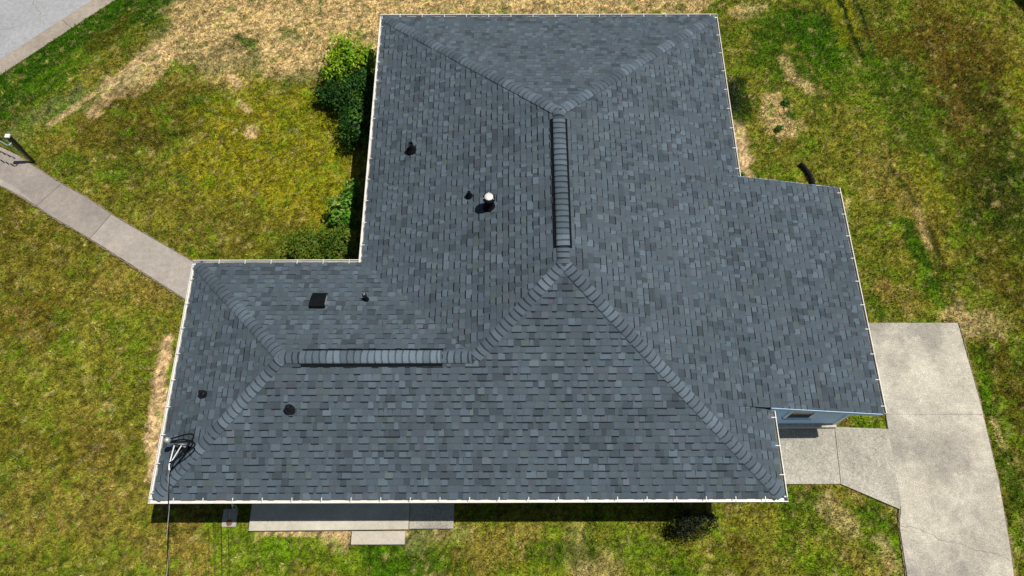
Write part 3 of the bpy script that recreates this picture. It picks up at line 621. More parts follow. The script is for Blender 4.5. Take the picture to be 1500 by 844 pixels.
EXPO = 0.1435
tabs = []       # (centre, size, [(pts3, colour, skirt)])
def face(O, U, V, ulen, vlen, bounds, seed, skip=None, lift=0.0):
    """courses of shingle tabs on a slope: origin at the eave, U along it, V up it"""
    r = random.Random(seed)
    O, U, V = Vector(O), Vector(U).normalized(), Vector(V).normalized(); N = U.cross(V).normalized()
    if N.z < 0: N = -N
    row = 0; v0 = -0.025
    while v0 < vlen:
        u = -r.uniform(0, 0.4)
        wig = r.uniform(-0.003, 0.003)
        raised = r.random() < 0.5
        while u < ulen:
            w = r.choice((0.09, 0.11, 0.13, 0.14, 0.16, 0.18, 0.21)) * r.uniform(0.92, 1.08)
            if not raised: w *= r.choice((0.6, 0.9, 1.2, 1.6))
            a, b = v0 + wig + (0 if raised else 0.004), v0 + EXPO + 0.016
            hi = 0.020 if raised else 0.012
            if r.random() < 0.25: hi += 0.003
            off = lambda v: lift + 0.004 + (hi - 0.004) * max(0.0, (b - v) / (b - a))
            g = 0.0012 if raised else -0.004
            tp = r.uniform(0.0, 0.008) if raised else 0
            q = [(u + g, a), (u + w - g, a), (u + w - g - tp, b), (u + g + tp, b)]
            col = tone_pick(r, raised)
            uc = u + w / 2
            for bd in (bounds(uc) if callable(bounds) else bounds):
                q = clip(q, *bd)
                if len(q) < 3: break
            if len(q) >= 3:
                c2 = O + U * (sum(p[0] for p in q) / len(q)) + V * (sum(p[1] for p in q) / len(q))
                area = 0.5 * abs(sum(q[i][0] * q[(i + 1) % len(q)][1] - q[(i + 1) % len(q)][0] * q[i][1] for i in range(len(q))))
                if area > 0.0006 and not (skip and skip(c2)):
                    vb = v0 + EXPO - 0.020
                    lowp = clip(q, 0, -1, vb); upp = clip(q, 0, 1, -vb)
                    P3 = lambda pl: [tuple(O + U * p[0] + V * p[1] + N * off(p[1])) for p in pl]
                    polys = []
                    if len(lowp) >= 3: polys.append((P3(lowp), col))
                    if len(upp) >= 3: polys.append((P3(upp), col * 0.86))  # darker granule strip, also painting the shadow line under the next course
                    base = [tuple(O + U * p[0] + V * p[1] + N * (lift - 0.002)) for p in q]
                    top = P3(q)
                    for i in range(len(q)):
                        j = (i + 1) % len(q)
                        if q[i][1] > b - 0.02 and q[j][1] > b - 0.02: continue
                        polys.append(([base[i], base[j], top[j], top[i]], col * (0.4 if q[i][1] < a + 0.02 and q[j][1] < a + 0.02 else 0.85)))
                    if raised and v0 > 0 and len(q) == 4:      # dark granule band below each raised tab, widened to paint in its shadow line
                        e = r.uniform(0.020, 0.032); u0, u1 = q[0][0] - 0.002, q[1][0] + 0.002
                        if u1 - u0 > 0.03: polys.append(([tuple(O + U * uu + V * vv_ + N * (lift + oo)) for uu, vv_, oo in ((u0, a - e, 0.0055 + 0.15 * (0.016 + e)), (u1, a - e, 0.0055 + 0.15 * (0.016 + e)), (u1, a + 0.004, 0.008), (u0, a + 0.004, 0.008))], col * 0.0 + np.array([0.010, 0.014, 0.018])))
                    d = (CAM_LOC - c2); sz = area * abs(d.normalized().dot(N)) / d.length_squared
                    tabs.append((sz, polys))
            u += w
            raised = not raised if r.random() < 0.82 else raised
        v0 += EXPO; row += 1

def slope_axes(direction, pitch):
    """unit up-slope vector for a plan direction pointing up the roof"""
    return Vector((direction[0], direction[1], pitch)).normalized()
def line(p, q):
    """half-plane left of p -> q"""
    dx, dy = q[0] - p[0], q[1] - p[1]
    return (-dy, dx, dy * p[0] - dx * p[1])
def sl(pitch): return math.sqrt(1 + pitch * pitch)

k = sl(pS); L = XE - XL; yw2 = (YR2 - YS) * k; yrs = (YRS - YS) * k
pSW, pSE, pRS, pWE, pWW = (0, 0), (L, 0), (XR - XL, yrs), (XWE - XL, yw2), (XWW - XL, yw2)
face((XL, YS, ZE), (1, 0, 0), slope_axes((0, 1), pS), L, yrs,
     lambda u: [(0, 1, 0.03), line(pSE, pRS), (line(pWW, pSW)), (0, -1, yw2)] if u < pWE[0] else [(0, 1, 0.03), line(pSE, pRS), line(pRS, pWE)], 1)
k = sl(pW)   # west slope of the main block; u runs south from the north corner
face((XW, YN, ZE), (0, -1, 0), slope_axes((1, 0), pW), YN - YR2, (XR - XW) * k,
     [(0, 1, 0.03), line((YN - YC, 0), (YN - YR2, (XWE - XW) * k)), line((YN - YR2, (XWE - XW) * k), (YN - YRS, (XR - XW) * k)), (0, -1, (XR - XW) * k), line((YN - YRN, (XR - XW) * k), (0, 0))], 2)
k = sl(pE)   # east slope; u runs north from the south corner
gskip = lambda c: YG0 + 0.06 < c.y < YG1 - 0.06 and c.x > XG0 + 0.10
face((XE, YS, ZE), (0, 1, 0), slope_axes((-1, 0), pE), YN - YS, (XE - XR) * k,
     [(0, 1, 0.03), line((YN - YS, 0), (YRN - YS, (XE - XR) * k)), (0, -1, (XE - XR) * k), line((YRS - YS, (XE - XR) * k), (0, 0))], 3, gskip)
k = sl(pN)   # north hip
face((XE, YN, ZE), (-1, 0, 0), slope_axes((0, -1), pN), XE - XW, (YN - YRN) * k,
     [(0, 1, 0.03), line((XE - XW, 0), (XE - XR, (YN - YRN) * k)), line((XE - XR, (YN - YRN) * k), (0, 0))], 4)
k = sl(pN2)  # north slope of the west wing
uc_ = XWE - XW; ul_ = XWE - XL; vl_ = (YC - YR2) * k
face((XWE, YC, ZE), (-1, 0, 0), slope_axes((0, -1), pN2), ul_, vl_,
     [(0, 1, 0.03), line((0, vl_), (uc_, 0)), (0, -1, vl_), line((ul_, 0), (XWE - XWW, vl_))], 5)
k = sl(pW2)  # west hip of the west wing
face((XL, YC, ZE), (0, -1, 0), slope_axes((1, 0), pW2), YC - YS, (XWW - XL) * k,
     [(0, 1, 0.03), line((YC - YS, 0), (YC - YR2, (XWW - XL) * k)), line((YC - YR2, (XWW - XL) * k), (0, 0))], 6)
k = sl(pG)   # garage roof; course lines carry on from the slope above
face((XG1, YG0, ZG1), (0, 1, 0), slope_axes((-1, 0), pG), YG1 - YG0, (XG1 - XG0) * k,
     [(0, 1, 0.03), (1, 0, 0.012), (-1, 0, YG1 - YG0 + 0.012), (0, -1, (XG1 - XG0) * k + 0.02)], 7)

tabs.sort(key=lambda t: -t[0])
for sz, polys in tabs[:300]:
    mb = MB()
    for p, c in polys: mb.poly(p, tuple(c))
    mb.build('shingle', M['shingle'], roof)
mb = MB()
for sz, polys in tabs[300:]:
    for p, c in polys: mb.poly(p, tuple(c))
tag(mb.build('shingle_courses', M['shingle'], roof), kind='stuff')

# ------------------------------------------------------------------ hip and ridge caps, ridge vents
CAPW, CAPL = 0.128, 0.20
def caps(A, B, n1, n2, seed, lift=0.0, name='hip_cap', W=CAPW, kind=None):
    r = random.Random(seed); A, B = Vector(A), Vector(B); d = (B - A); L = d.length; d.normalize()
    sides = []
    for n in (Vector(n1).normalized(), Vector(n2).normalized()):
        l = n.cross(d)
        if l.z > 0: l = -l
        l.normalize(); sides.append((l, n))
    # dropping side vectors for a nearly level ridge
    t = 0.0; mood = 1.0
    while t < L - 0.02:
        if r.random() < 0.42: mood = r.choice((0.78, 0.9, 1.05, 1.2, 1.32)) * (1.0 if lift < .03 else 1.15)
        col = np.array([0.088, 0.115, 0.138]) * mood * r.uniform(0.88, 1.12)
        e = min(t + CAPL, L + 0.02); mb = MB(); off0 = lift + 0.042 + r.uniform(-.004, .007); off1 = lift + 0.024
        s_ = [-1, -0.72, -0.38, 0, 0.38, 0.72, 1]
        yaw = r.uniform(-0.012, 0.012)
        def pt(s, tt, off):
            l, n = sides[0] if s < 0 else sides[1]
            a = abs(s) * W
            up = (sides[0][1] + sides[1][1]).normalized()
            nn = n.lerp(up, max(0, 1 - abs(s) * 1.8)).normalized()
            drop = 0.012 * max(0, 1 - abs(s) * 2.2)       # soften the fold
            bow = -0.016 * (1 - s * s) + yaw * s
            edge = off * (1.0 if abs(s) < 0.9 else 0.86)
            return A + d * (tt + bow) + l * a + nn * (edge - drop)
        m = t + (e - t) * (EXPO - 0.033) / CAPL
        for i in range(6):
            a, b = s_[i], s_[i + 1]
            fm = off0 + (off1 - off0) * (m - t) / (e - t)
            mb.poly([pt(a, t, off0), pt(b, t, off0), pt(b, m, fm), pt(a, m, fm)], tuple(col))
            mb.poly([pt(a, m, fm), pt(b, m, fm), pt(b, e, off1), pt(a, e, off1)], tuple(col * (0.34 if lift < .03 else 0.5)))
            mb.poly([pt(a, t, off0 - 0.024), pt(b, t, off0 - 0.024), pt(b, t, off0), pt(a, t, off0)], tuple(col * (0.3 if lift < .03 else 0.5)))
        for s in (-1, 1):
            mb.poly([pt(s, t, off0), pt(s, e, off1), pt(s, e, off1 - 0.03), pt(s, t, off0 - 0.045)], tuple(col * 0.06))  # black asphalt edge, darkened further to paint in the shade under the cap
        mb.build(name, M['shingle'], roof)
        t += EXPO
nS, nW, nE, nN = (0, -pS, 1), (-pW, 0, 1), (pE, 0, 1), (0, pN, 1)
nN2, nW2 = (0, pN2, 1), (-pW2, 0, 1)
Z = lambda p, dz: (p[0], p[1], p[2] + dz)
caps((XW + .03, YN - .03, ZE), RN, nW, nN, 31); caps((XE - .03, YN - .03, ZE), RN, nE, nN, 32); caps((XE - .03, YS + .03, ZE), RS, nE, nS, 33)
caps(WE, RS, nW, nS, 34); caps((XL + .03, YS + .03, ZE), WW, nW2, nS, 35); caps((XL + .03, YC - .03, ZE), WW, nW2, nN2, 36)
caps((XR, YRS + 0.0, zr), (XR, 4.98, zr), nW, nE, 37, 0.004, 'ridge_cap'); caps((XR, YRN, zr), (XR, 8.30, zr), nE, nW, 38, 0.004, 'ridge_cap')
caps((XR, 4.98, zr), (XR, 8.28, zr), nW, nE, 39, 0.040, 'ridge_cap', 0.125)
caps((-0.80, YR2, zr2), (2.14, YR2, zr2), nN2, nS, 40, 0.040, 'ridge_cap', 0.125)
caps((XWW - .05, YR2, zr2), (-0.80, YR2, zr2), nN2, nS, 41, 0.004, 'ridge_cap'); caps((2.14, YR2, zr2), (XWE - .06, YR2, zr2), nN2, nS, 42, 0.004, 'ridge_cap')
def ridge_vent(A, B, pa, pb, along):
    mb = MB(); prof = []
    W = 0.190
    for s, p in ((-1, pa), (1, pb)): prof += [(s * W, -p * W + 0.0), (s * W, -p * W + 0.048)]
    pts = [prof[0], prof[1], (0, 0.040), prof[3], prof[2]]
    ring = []
    for P in (A, B):
        ring.append([(P[0] + s, P[1], P[2] + h) if along == 'y' else (P[0], P[1] + s, P[2] + h) for s, h in pts])
    for i in range(5):
        j = (i + 1) % 5; mb.poly([ring[0][i], ring[0][j], ring[1][j], ring[1][i]])
    mb.poly(ring[0]); mb.poly(ring[1][::-1])
    # baffle slots along both sides
    mb.build('ridge_vent', M['rubber'], roof)
ridge_vent((XR, 4.96, zr), (XR, 8.27, zr), pW, pE, 'y')
ridge_vent((-0.78, YR2, zr2), (2.16, YR2, zr2), pS, pN2, 'x')

# ------------------------------------------------------------------ gutters, fascia
def gutter(p0, p1, out, z, h0=0.30, ends=(True, True), ms=M['white'], inner=0.004):
    """open trough on an eave from p0 to p1; out = outward plan direction"""
    p0, p1 = Vector((*p0, 0)), Vector((*p1, 0)); d = (p1 - p0); L = d.length; d.normalize(); o = Vector((*out, 0))
    M4 = Matrix(((d.x, o.x, 0, p0.x), (d.y, o.y, 0, p0.y), (0, 0, 1, z), (0, 0, 0, 1)))
    mb = MB()
    def bx(u0, u1, o0, o1, z0, z1): mb.box(u0, u1, o0, o1, z0, z1, M4)
    bx(0, L, 0.002, 0.006, -0.105, -0.005)            # back
    bx(0, L, 0.006, 0.072, -0.108, -0.104)            # bottom
    bx(0, L, 0.072, 0.076, -0.108, -0.050)            # lower front
    bx(0, L, 0.076, 0.094, -0.053, -0.049)            # ogee step
    bx(0, L, 0.094, 0.098, -0.053, 0.006)             # upper front
    bx(0, L, 0.084, 0.101, 0.006, 0.012)              # rolled lip
    for e, u in zip(ends, (0, L - 0.004)):
        if e: bx(u, u + 0.004, 0.006, 0.094, -0.104, 0.004)
    g = mb.build('gutter', ms, house)
    u = h0
    while u < L - 0.05:
        hb = MB(); hb.box(u - 0.008, u + 0.008, -0.010, 0.100, 0.022, 0.027, M4)
        hb.build('gutter_hanger', M['white'], g); u += 0.61
    fb = MB(); fb.box(0, L, -0.022, -0.001, -0.15, -0.012, M4); fb.build('fascia', M['trim'], house)
gutter((XL - .10, YS), (XE + .10, YS), (0, -1), ZE, 0.52)
gutter((XL, YC), (XL, YS - 0.0), (-1, 0), ZE, 0.4, (True, False))
gutter((XW - 0.1, YC), (XL - .10, YC), (0, 1), ZE, 0.22, (False, False))
gutter((XW, YN), (XW, YC), (-1, 0), ZE, 0.35, (True, False))
gutter((XE + .10, YN), (XW - .10, YN), (0, 1), ZE, 0.2)
gutter((XE, YG1 + 0.02), (XE, YN), (1, 0), ZE, 0.3, (True, False))
gutter((XE, YS), (XE, YG0 - 0.04), (1, 0), ZE, 0.45, (False, True))
gutter((XG1, YG0), (XG1, YG1), (1, 0), ZG1, 0.16)
for y0, y1 in ((YG0 - 0.024, YG0 - 0.004), (YG1 + 0.004, YG1 + 0.024)):
    mb = MB()                                          # barge boards on the garage rakes
    mb.prism([(XG0 + 0.62, y0), (XG1, y0), (XG1, y1), (XG0 + 0.62, y1)], lambda x, y: gz(x, y) - 0.16, lambda x, y: gz(x, y) - 0.001)
    mb.build('barge_board', M['siding'], house)

# ------------------------------------------------------------------ walls
def wall(name, P, z0, z1, mat, t=0.12):
    mb = MB(); mb.prism(P, z0, z1); return mb.build(name, mat, house)
wall('wall', [(-3.40, 0.52), (8.84, 0.52), (8.84, 12.6), (0.55, 12.6), (0.55, 5.0), (-3.40, 5.0)], -0.2, ZE - 0.095, M['siding'])
wall('garage_wall', [(8.843, 2.19), (11.49, 2.19), (11.49, 7.45), (8.843, 7.45)], 0.1, lambda x, y: gz(max(x, 8.9), y) - 0.14, M['siding'])
for k in range(17):                                    # lap boards on the south wall of the garage
    z0 = 0.20 + k * 0.115
    top = z0 + 0.118
    mb = MB()
    x1 = min(11.45, XG0 + (ZG0 - 0.15 - top) / pG)
    if x1 < 8.95: break
    n = [(8.86, 2.188, z0), (x1, 2.188, z0), (x1, 2.176, z0), (8.86, 2.176, z0), (8.86, 2.188, top), (x1, 2.188, top), (x1, 2.184, top), (8.86, 2.184, top)]
    mb.v = n; mb.f = [(0, 1, 2, 3), (3, 2, 6, 7), (0, 3, 7, 4), (1, 5, 6, 2), (4, 7, 6, 5)]; mb.c = [None] * 5
    mb.build('lap_board', M['siding'], [o for o in house.children if o.name.startswith('garage_wall')][0])
mb = MB(); mb.box(11.44, 11.52, 2.150, 2.189, 0.13, 1.93); mb.box(11.491, 11.52, 2.189, 2.26, 0.13, 1.93); mb.build('corner_board', M['trim'], house)
mb = MB(); mb.box(8.85, 11.53, 2.09, 2.189, -0.1, 0.16); mb.build('foundation_curb', M['patio'], house, bevel=0.008)
win = MB(); zb = 0.83
for bx5 in ((10.02, 10.66, zb - 0.05, zb), (10.02, 10.07, zb, 1.50), (10.61, 10.66, zb, 1.50), (10.02, 10.66, 1.50, 1.55)): win.box(bx5[0], bx5[1], 2.140, 2.175, bx5[2], bx5[3])
wf = win.build('window', M['trim'], house)
mb = MB(); mb.box(10.07, 10.61, 2.160, 2.170, zb, 1.50); mb.build('pane', M['glass'], wf)
mb = MB(); mb.box(9.99, 10.69, 2.115, 2.174, zb - 0.075, zb - 0.052); mb.build('sill', M['siding'], wf)

# ------------------------------------------------------------------ things on the roof (parts of the house)
Vv = Vector
def zW(x): return ZE + pW * (x - XW)
def flash(mb, c, n, r0, r1, hw, hl):
    """sheet flashing lying on the slope under a pipe"""
    n = Vv(n).normalized(); a = n.cross(Vv((0, 1, 0))).normalized(); b = n.cross(a).normalized()
    Mx = Matrix(((a.x, b.x, n.x, c[0]), (a.y, b.y, n.y, c[1]), (a.z, b.z, n.z, c[2]), (0, 0, 0, 1)))
    mb.box(-hw, hw, -hl, hl, 0.02, 0.030, Mx)
def roof_pipe(x, y, z, n, r, h, boot=True, seed=0, mat=M['plastic']):
    mb = MB(); mb.lathe((x, y, z - 0.02), [(r * 2.4, 0), (r * 2.3, 0.06), (r * 1.6, 0.12), (r * 1.2, 0.16), (r * 1.15, 0.19)], 20)
    p = mb.build('vent_boot', M['rubber'], roof, smooth=False)
    pb = MB(); pb.lathe((x, y, z), [(r, 0), (r, h), (r * 0.82, h), (r * 0.80, h - 0.06)], 20); pb.build('vent_pipe', mat, roof)
roof_pipe(1.165, 8.33, zW(1.165), nW, 0.058, 0.30)
roof_pipe(2.63, 6.68, zW(2.63), nW, 0.036, 0.20, mat=M['rubber'])
# flue with a round rain cap
fx, fy = 3.10, 6.30; fz = zW(fx)
mb = MB(); mb.lathe((fx, fy, fz - 0.05), [(0.150, 0), (0.142, 0.08), (0.125, 0.13), (0.102, 0.18)], 24); mb.build('flue_flashing', M['rubber'], roof)
mb = MB(); mb.lathe((fx, fy, fz), [(0.100, 0), (0.100, 0.40)], 24)
mb.lathe((fx, fy, fz), [(0.115, 0.32), (0.135, 0.33), (0.135, 0.40), (0.115, 0.405)], 24); flue = mb.build('flue_pipe', M['rubber'], roof)
mb = MB(); mb.lathe((fx, fy, fz), [(0.090, 0.435), (0.098, 0.44), (0.096, 0.452), (0.06, 0.458), (0.02, 0.460)], 26); mb.build('rain_cap', M['flue'], roof, smooth=True)
mb = MB(); mb.lathe((fx - .01, fy + 0.115, fz + 0.30), [(0.012, 0), (0.012, 0.13)], 8); mb.lathe((fx + 0.10, fy - .05, fz + 0.30), [(0.012, 0), (0.012, 0.13)], 8)
mb.lathe((fx - 0.11, fy - .03, fz + 0.30), [(0.012, 0), (0.012, 0.13)], 8); mb.build('cap_bracket', M['galv'], roof)
# low black box vent on the north slope of the wing
bx_, by_ = -0.70, 4.27; bz_ = ZE + pN2 * (YC - by_)
n_ = Vv(nN2).normalized(); a_ = Vv((1, 0, 0)); b_ = n_.cross(a_).normalized()
Mx = Matrix(((a_.x, b_.x, n_.x, bx_), (a_.y, b_.y, n_.y, by_), (a_.z, b_.z, n_.z, bz_), (0, 0, 0, 1)))
mb = MB(); mb.box(-0.17, 0.17, -0.22, 0.24, 0.022, 0.028, Mx)
vv = []
prof = [(-0.22, 0.028), (-0.22, 0.10), (-0.13, 0.13), (0.06, 0.13), (0.21, 0.085), (0.21, 0.028)]
for s in (-0.165, 0.165): vv.append([tuple(Mx @ Vv((s, q, h))) for q, h in prof])
for i in range(5): mb.poly([vv[0][i], vv[0][i + 1], vv[1][i + 1], vv[1][i]])
mb.poly(vv[0]); mb.poly(vv[1][::-1]); mb.build('box_vent', M['rubber'], roof, bevel=0.01)
mb = MB(); mb.box(0.167, 0.172, -0.15, 0.14, 0.03, 0.10, Mx); mb.build('vent_louvre', M['galv'], roof)
# small pipe with a split metal collar
px_, py_ = 0.345, 4.33; pz_ = ZE + pN2 * (YC - py_)
roof_pipe(px_, py_, pz_, nN2, 0.030, 0.20)
mb = MB(); mb.tube([(px_ - 0.05, py_ + 0.02, pz_ + 0.12), (px_ - 0.05, py_ + 0.04, pz_ + 0.24)], 0.012, 8); mb.tube([(px_ + 0.02, py_ + 0.03, pz_ + 0.12), (px_ + 0.03, py_ + 0.05, pz_ + 0.26)], 0.012, 8)
mb.build('collar_clamp', M['rubber'], roof)
mb = MB(); mb.tube([(px_ - 0.015, py_ + 0.03, pz_ + 0.10), (px_ - 0.01, py_ + 0.05, pz_ + 0.22)], 0.016, 8); mb.build('collar_clamp', M['galv'], roof)
# black domed boots
x_, y_ = -2.99, 2.18; z_ = ZE + pW2 * (x_ - XL)
mb = MB()
mb.lathe((x_ + .01, y_, z_ - 0.02), [(0.088, 0), (0.086, 0.10), (0.074, 0.15), (0.045, 0.175), (0.036, 0.18), (0.034, 0.27), (0.022, 0.272)], 22); mb.build('domed_vent', M['plastic'], roof)
x_, y_ = -0.985, 1.745; z_ = ZE + pS * (y_ - YS)
mb = MB()
mb.lathe((x_, y_, z_ - 0.02), [(0.098, 0), (0.096, 0.09), (0.092, 0.16), (0.078, 0.215), (0.050, 0.245), (0.042, 0.26), (0.040, 0.33), (0.026, 0.332)], 24); mb.build('domed_vent', M['plastic'], roof)

# electric service mast
mx_, my_ = -3.36, 1.09; mz_ = ZE + pW2 * (mx_ - XL)
mb = MB(); mb.lathe((mx_, my_, mz_ - .02), [(0.10, 0), (0.085, 0.06), (0.045, 0.11), (0.04, 0.14)], 18)
boot = mb.build('mast_boot', M['rubber'], roof)
mb = MB(); mb.lathe((mx_, my_, mz_), [(0.031, 0), (0.031, 0.62)], 14); mast = mb.build('service_mast', M['galv'], roof)
mb = MB(); mb.lathe((mx_, my_, mz_ + 0.60), [(0.045, 0), (0.058, 0.02), (0.062, 0.06), (0.053, 0.10), (0.034, 0.12), (0.008, 0.128)], 20); mb.build('weatherhead', M['galv'], roof, smooth=True)
mb = MB(); q = Vv((mx_ + 0.21, my_ - 0.03, mz_ + 0.20)); mb.tube([(mx_ + .05, my_ + 0.04, mz_ + 0.30), q], [0.03, 0.034], 12)
mb.build('insulator', M['galv'], roof)
mb = MB(); mb.lathe((mx_ + 0.19, my_ - 0.06, mz_ + 0.06), [(0.08, 0), (0.085, 0.06), (0.07, 0.12), (0.03, 0.14)], 16); mb.build('mast_boot', M['rubber'], roof)
def arc(a, c, h, side, n=14):
    a, c = Vv(a), Vv(c); s = Vv(side)
    return [a.lerp(c, t) + Vv((0, 0, h * math.sin(math.pi * t))) + s * math.sin(math.pi * t) for t in [i / n for i in range(n + 1)]]
H = Vv((mx_, my_, mz_ + 0.58)); K = Vv((-3.17, 0.87, 3.00))       # weatherhead mouth, splice point
D_ = Vv((-3.27, 0.60, 3.18))                                      # dead-end grip
loops = [(H + Vv((0.00, 0.04, -.02)), D_ + Vv((0.03, 0.04, 0)), 0.05, (0.44, 0.30, 0)), (H + Vv((0.0, 0.0, -.04)), D_ + Vv((0.02, 0.0, 0)), 0.02, (0.36, 0.22, 0)), (H + Vv((0.02, -.02, -.03)), D_ + Vv((0.0, 0.05, 0)), 0.0, (0.48, 0.16, 0))]
for a, c, h, s in loops:
    mb = MB(); mb.tube(arc(a, c, h, s, 18), 0.016, 8); mb.build('service_loop', M['rubber'], roof)
mb = MB(); mb.tube([(mx_ + 0.02, my_ - 0.02, mz_ + 0.34), tuple(D_), tuple(D_ + Vv((0.03, -0.10, 0.02)))], [0.012, 0.014, 0.02], 8)
mb.tube([(mx_ + 0.16, my_ + 0.02, mz_ + 0.28), tuple(D_)], 0.011, 8); mb.build('wire_grip', M['bright'], roof)
P0 = D_; mb = MB()
end = Vv((0.15, -16.0, 6.6)); n = 60
cab = []; cab2 = []
for i in range(n + 1):
    t = i / n; p = P0.lerp(end, t); sag = -0.9 * 4 * t * (1 - t) * 0.5
    cab.append(p + Vv((0, 0, sag)))
    w = i * 1.9
    cab2.append(p + Vv((0.016 * math.cos(w), 0, sag + 0.016 * math.sin(w))))
c1 = MB(); c1.tube(cab, 0.011, 8); pl = tag(empty('power_cable'), 'black twisted power cable running from the roof mast down past the frame bottom', 'cable')
c1.build('insulated_wire', M['rubber'], pl)
c2 = MB(); c2.tube(cab2, 0.006, 6); c2.build('bare_wire', M['galv'], pl)
for k, (x0, x1, lab) in enumerate(((-2.70, 0.30, 'leftmost of the thin dark telephone wires dropping from the front gutter'), (-2.54, 0.42, 'middle one of the thin dark telephone wires dropping from the front gutter'), (-2.42, 0.75, 'rightmost of the thin dark telephone wires dropping from the front gutter'))):
    mb = MB(); a = Vv((x0, 0.4, 2.2)); e = Vv((x1 - .1, -14, 5.0)); pts = []
    for i in range(31):
        t = i / 30; p = a.lerp(e, t); pts.append(p + Vv((0, 0, -1.6 * t * (1 - t))))
    mb.tube(pts, 0.0045, 6); tag(mb.build('telephone_wire', M['rubber']), lab, 'wire', 'thin wires from the front eave')

# ------------------------------------------------------------------ small things around the house
mb = MB(); mb.prism([(-3.20, -0.19), (-2.86, -0.19), (-2.86, 0.22), (-3.20, 0.22)], -0.15, 0.0)
pad = tag(empty('splash_pad'), 'small square concrete pad with a rusty lid beside the patio', 'pad')
mb.build('slab', M['aggregate'], pad, bevel=0.01)
mb = MB(); mb.lathe((-3.02, -0.10, 0.0), [(0.07, 0), (0.07, 0.014), (0.055, 0.018)], 16); mb.build('lid', M['rust'], pad)
mb = MB(); mb.tube([(-2.80, 0.46, 0.62), (-2.80, 0.24, 0.62), (-2.80, 0.19, 0.56)], 0.02, 10)
fa = tag(empty('outdoor_tap'), 'pale metal outdoor tap with a ring handle under the front gutter', 'tap')
mb.build('pipe', M['bright'], fa)
mb = MB(); ring = [(-2.74 + 0.045 * math.cos(t), 0.16 + 0.045 * math.sin(t), 0.60) for t in [2 * math.pi * i / 16 for i in range(17)]]; mb.tube(ring, 0.010, 6, False); mb.build('handle', M['galv'], fa)

# corrugated drain hose on the lawn
hp = [Vv(p) for p in ((11.90, 9.80, 0.03), (11.97, 9.70, 0.03), (12.05, 9.55, 0.03), (12.12, 9.36, 0.03), (12.15, 9.12, 0.03), (12.13, 8.85, 0.03), (12.05, 8.5, 0.03), (11.9, 8.1, 0.03), (11.72, 7.72, 0.05), (11.62, 7.60, 0.25))]
path_ = []; rad_ = []
for a, c in zip(hp, hp[1:]):
    m = max(3, int((c - a).length / 0.012))
    for i in range(m):
        path_.append(a.lerp(c, i / m)); rad_.append(0.058 if len(path_) % 4 < 2 else 0.048)
mb = MB(); mb.tube(path_, rad_, 14, False); tag(mb.build('drain_hose', M['plastic']), 'black corrugated drain hose curving out onto the lawn behind the low roof', 'hose')

# newel post with a handrail at the top of the steps
rail = tag(empty('handrail', (-10.13, 9.93, 0)), 'black square newel post with white cap and thin handrail beside the walkway', 'handrail')
def lbx(nm, mat, *a, bevel=0.006):
    mb = MB(); mb.box(*a); return mb.build(nm, mat, rail, bevel=bevel)
lbx('post', M['plastic'], -0.038, 0.038, -0.038, 0.038, -0.2, 1.25)
lbx('post_sleeve', M['plastic'], -0.056, 0.056, -0.05, 0.05, 0.62, 1.22)
lbx('post_cap', M['bright'], -0.062, 0.062, -0.058, 0.058, 1.22, 1.27)
mb = MB(); mb.tube([(-0.02, -0.04, 1.0), (-0.06, -0.12, 1.0), (-0.12, -0.13, 0.99), (-0.35, 0.02, 0.95), (-2.3, 1.2, 0.25)], 0.018, 8); mb.build('rail', M['teal'], rail)

# unseen shed, added and placed to cast the shadow on the top right corner
sh = tag(empty('shadow_shed', (21.15, 15.6, 0)), 'unseen low shed added to cast the shadow on the top right corner of the lawn', 'shed')
sh.rotation_euler = (0, 0, math.radians(23))
for nm, mat, a in (('wall', M['siding'], (0, 2.6, -1.2, 2.4, -0.2, 2.1)),):
    mb = MB(); mb.box(*a); mb.build(nm, mat, sh)
mb = MB(); mb.prism([(-0.3, -1.5), (2.9, -1.5), (2.9, 2.7), (-0.3, 2.7)], lambda x, y: 2.105 + 0.1 * x, lambda x, y: 2.2 + 0.1 * x); mb.build('roof', M['dark'], sh)

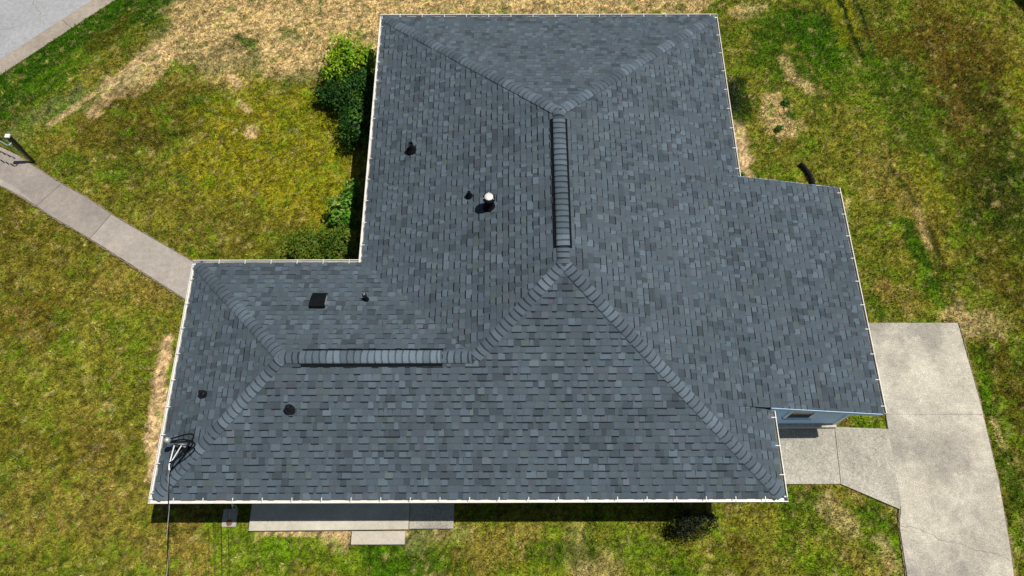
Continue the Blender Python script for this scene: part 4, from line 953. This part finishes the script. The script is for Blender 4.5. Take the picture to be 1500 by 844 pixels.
# ------------------------------------------------------------------ shrubs
def shrub(loc, lumps, n, size, cols, label, seed, group='shrubs against the house', stems=7, top_light=0.0):
    """lumps: (dx, dy, z, rx, ry, rz); leaves on and inside the lumps, stems reaching into them"""
    r = np.random.default_rng(seed); root = tag(empty('shrub', loc), label, 'shrub', group)
    vol = np.array([l[3] * l[4] * l[5] for l in lumps]) ** 0.7; pick = r.choice(len(lumps), n, p=vol / vol.sum())
    Ls = np.array(lumps)[pick]
    d = r.normal(size=(n, 3)); d /= np.linalg.norm(d, axis=1)[:, None]
    # shoots: push leaves into clusters so the outline is ragged
    nc = max(40, n // 45); cd_ = r.normal(size=(nc, 3)); cd_ /= np.linalg.norm(cd_, axis=1)[:, None]
    ci = r.integers(0, nc, n); d = cd_[ci] + d * 0.30
    rad = (r.random(nc) ** 0.45)[ci] * (0.66 + 0.56 * r.random(nc)[ci]) + r.normal(0, 0.05, n)
    c = Ls[:, :3] + d * Ls[:, 3:] * rad[:, None]
    c[:, 2] = np.maximum(c[:, 2], 0.03)
    nrm = d * 0.6 + r.normal(size=(n, 3)) * 0.6 + np.array([0, 0, 0.6]); nrm /= np.linalg.norm(nrm, axis=1)[:, None]
    t = np.cross(nrm, r.normal(size=(n, 3))); t /= np.linalg.norm(t, axis=1)[:, None]; b = np.cross(nrm, t)
    s = (size * r.uniform(0.6, 1.25, n))[:, None]; w = s * 0.42
    P = np.stack([c - t * s, c + b * w, c + t * s, c - b * w], 1)
    P[:, 2] += nrm * s * 0.15
    base = np.array([lin(*q, 0.62) for q in cols]); cc_ = base[r.integers(0, len(cols), nc)[ci]] * r.uniform(0.65, 1.35, n)[:, None]
    o = fast_mesh('foliage', P, 4, cc_, M['leaf'], root)
    for k in range(stems):
        l = lumps[k % len(lumps)]; mb = MB()
        e = Vv((l[0] + r.uniform(-.6, .6) * l[3], l[1] + r.uniform(-.6, .6) * l[4], l[2] + r.uniform(0, .5) * l[5]))
        s0 = Vv((l[0] * 0.6, l[1] * 0.6, -0.05)); mid = s0.lerp(e, 0.5) + Vv((r.uniform(-.06, .06), r.uniform(-.06, .06), 0.08))
        mb.tube([s0, mid, e], [0.018, 0.012, 0.005], 6); mb.build('stem', M['bark'], root)
    return root
YG = [(150, 195, 28), (185, 218, 45), (110, 165, 22)]; DG = [(50, 100, 26), (66, 118, 32), (36, 78, 22), (96, 140, 44)]
OL = [(122, 150, 36), (98, 132, 30), (148, 158, 48), (90, 130, 32)]; MG = [(92, 155, 38), (122, 178, 54), (70, 128, 34), (178, 196, 92)]
DK = [(34, 46, 18), (52, 58, 26), (96, 102, 42), (26, 34, 16)]
shrub((-1.30, 13.0, 0), [(0, 0, .8, .55, .55, .6), (0.62, 0.0, .75, .45, .4, .5), (-0.25, -0.35, .6, .42, .38, .45), (-.1, .35, .7, .4, .3, .45)], 7500, 0.052, YG, 'tall yellow-green shrub at the top of the row, beside the upper left gutter', 61)
shrub((-1.10, 11.75, 0), [(0, 0, .65, .58, .6, .55), (-0.72, 0.18, .45, .36, .24, .3), (0.5, 0.3, .7, .4, .6, .5)], 7500, 0.050, DG, 'dark green shrub with a ragged shoot reaching left, second from the top', 62)
shrub((-0.80, 10.75, 0), [(0, 0, .65, .52, .62, .6), (0.05, 0.5, .6, .5, .5, .55)], 7000, 0.048, DG, 'glossy dark green shrub directly below the one with the ragged shoot', 63)
shrub((-1.02, 8.00, 0), [(0, 0, .45, .38, .45, .42), (0.25, 0.62, .4, .25, .4, .35), (0.1, -0.2, .35, .4, .35, .3)], 3600, 0.056, MG, 'loose bright green shrub with pale leaves, above the rounded corner shrubs', 64)
shrub((-1.80, 6.98, 0), [(0, 0, .45, .58, .55, .42), (-0.28, 0.02, .32, .45, .45, .3)], 5600, 0.040, OL, 'rounded olive green shrub, left one of the pair in the roof corner', 65)
shrub((-0.98, 7.05, 0), [(0, 0, .48, .54, .56, .45)], 4800, 0.040, OL, 'rounded olive green shrub, right one of the pair in the roof corner', 66)
shrub((7.66, -0.20, 0), [(0, 0, .42, .40, .36, .36), (0.42, 0.05, .3, .28, .26, .26), (-0.15, -.12, .33, .28, .30, .3)], 2300, 0.034, DK, 'small dark sparse shrub in the shade below the front gutter', 67)
shrub((9.93, 11.75, 0), [(0, 0, .45, .42, .62, .42)], 4500, 0.034, [(44, 62, 22), (60, 78, 26), (36, 50, 20)], 'dark shrub half hidden under the upper right gutter', 68)
shrub((10.12, 9.25, 0), [(0, 0, .14, .16, .22, .14)], 500, 0.030, OL, 'tiny weed clump in the bare soil at the inner corner of the right gutters', 69)
shrub((11.80, 11.95, 0), [(0, 0, .05, .14, .14, .06)], 500, 0.030, [(60, 110, 24), (80, 130, 30)], 'small round green weed in the dry patch on the right lawn', 70, 'weeds')
shrub((11.45, 11.0, 0), [(0, 0, .05, .14, .12, .05)], 400, 0.030, [(60, 110, 24), (80, 130, 30)], 'small green weed just below the dry patch, nearest the right gutter', 71, 'weeds')
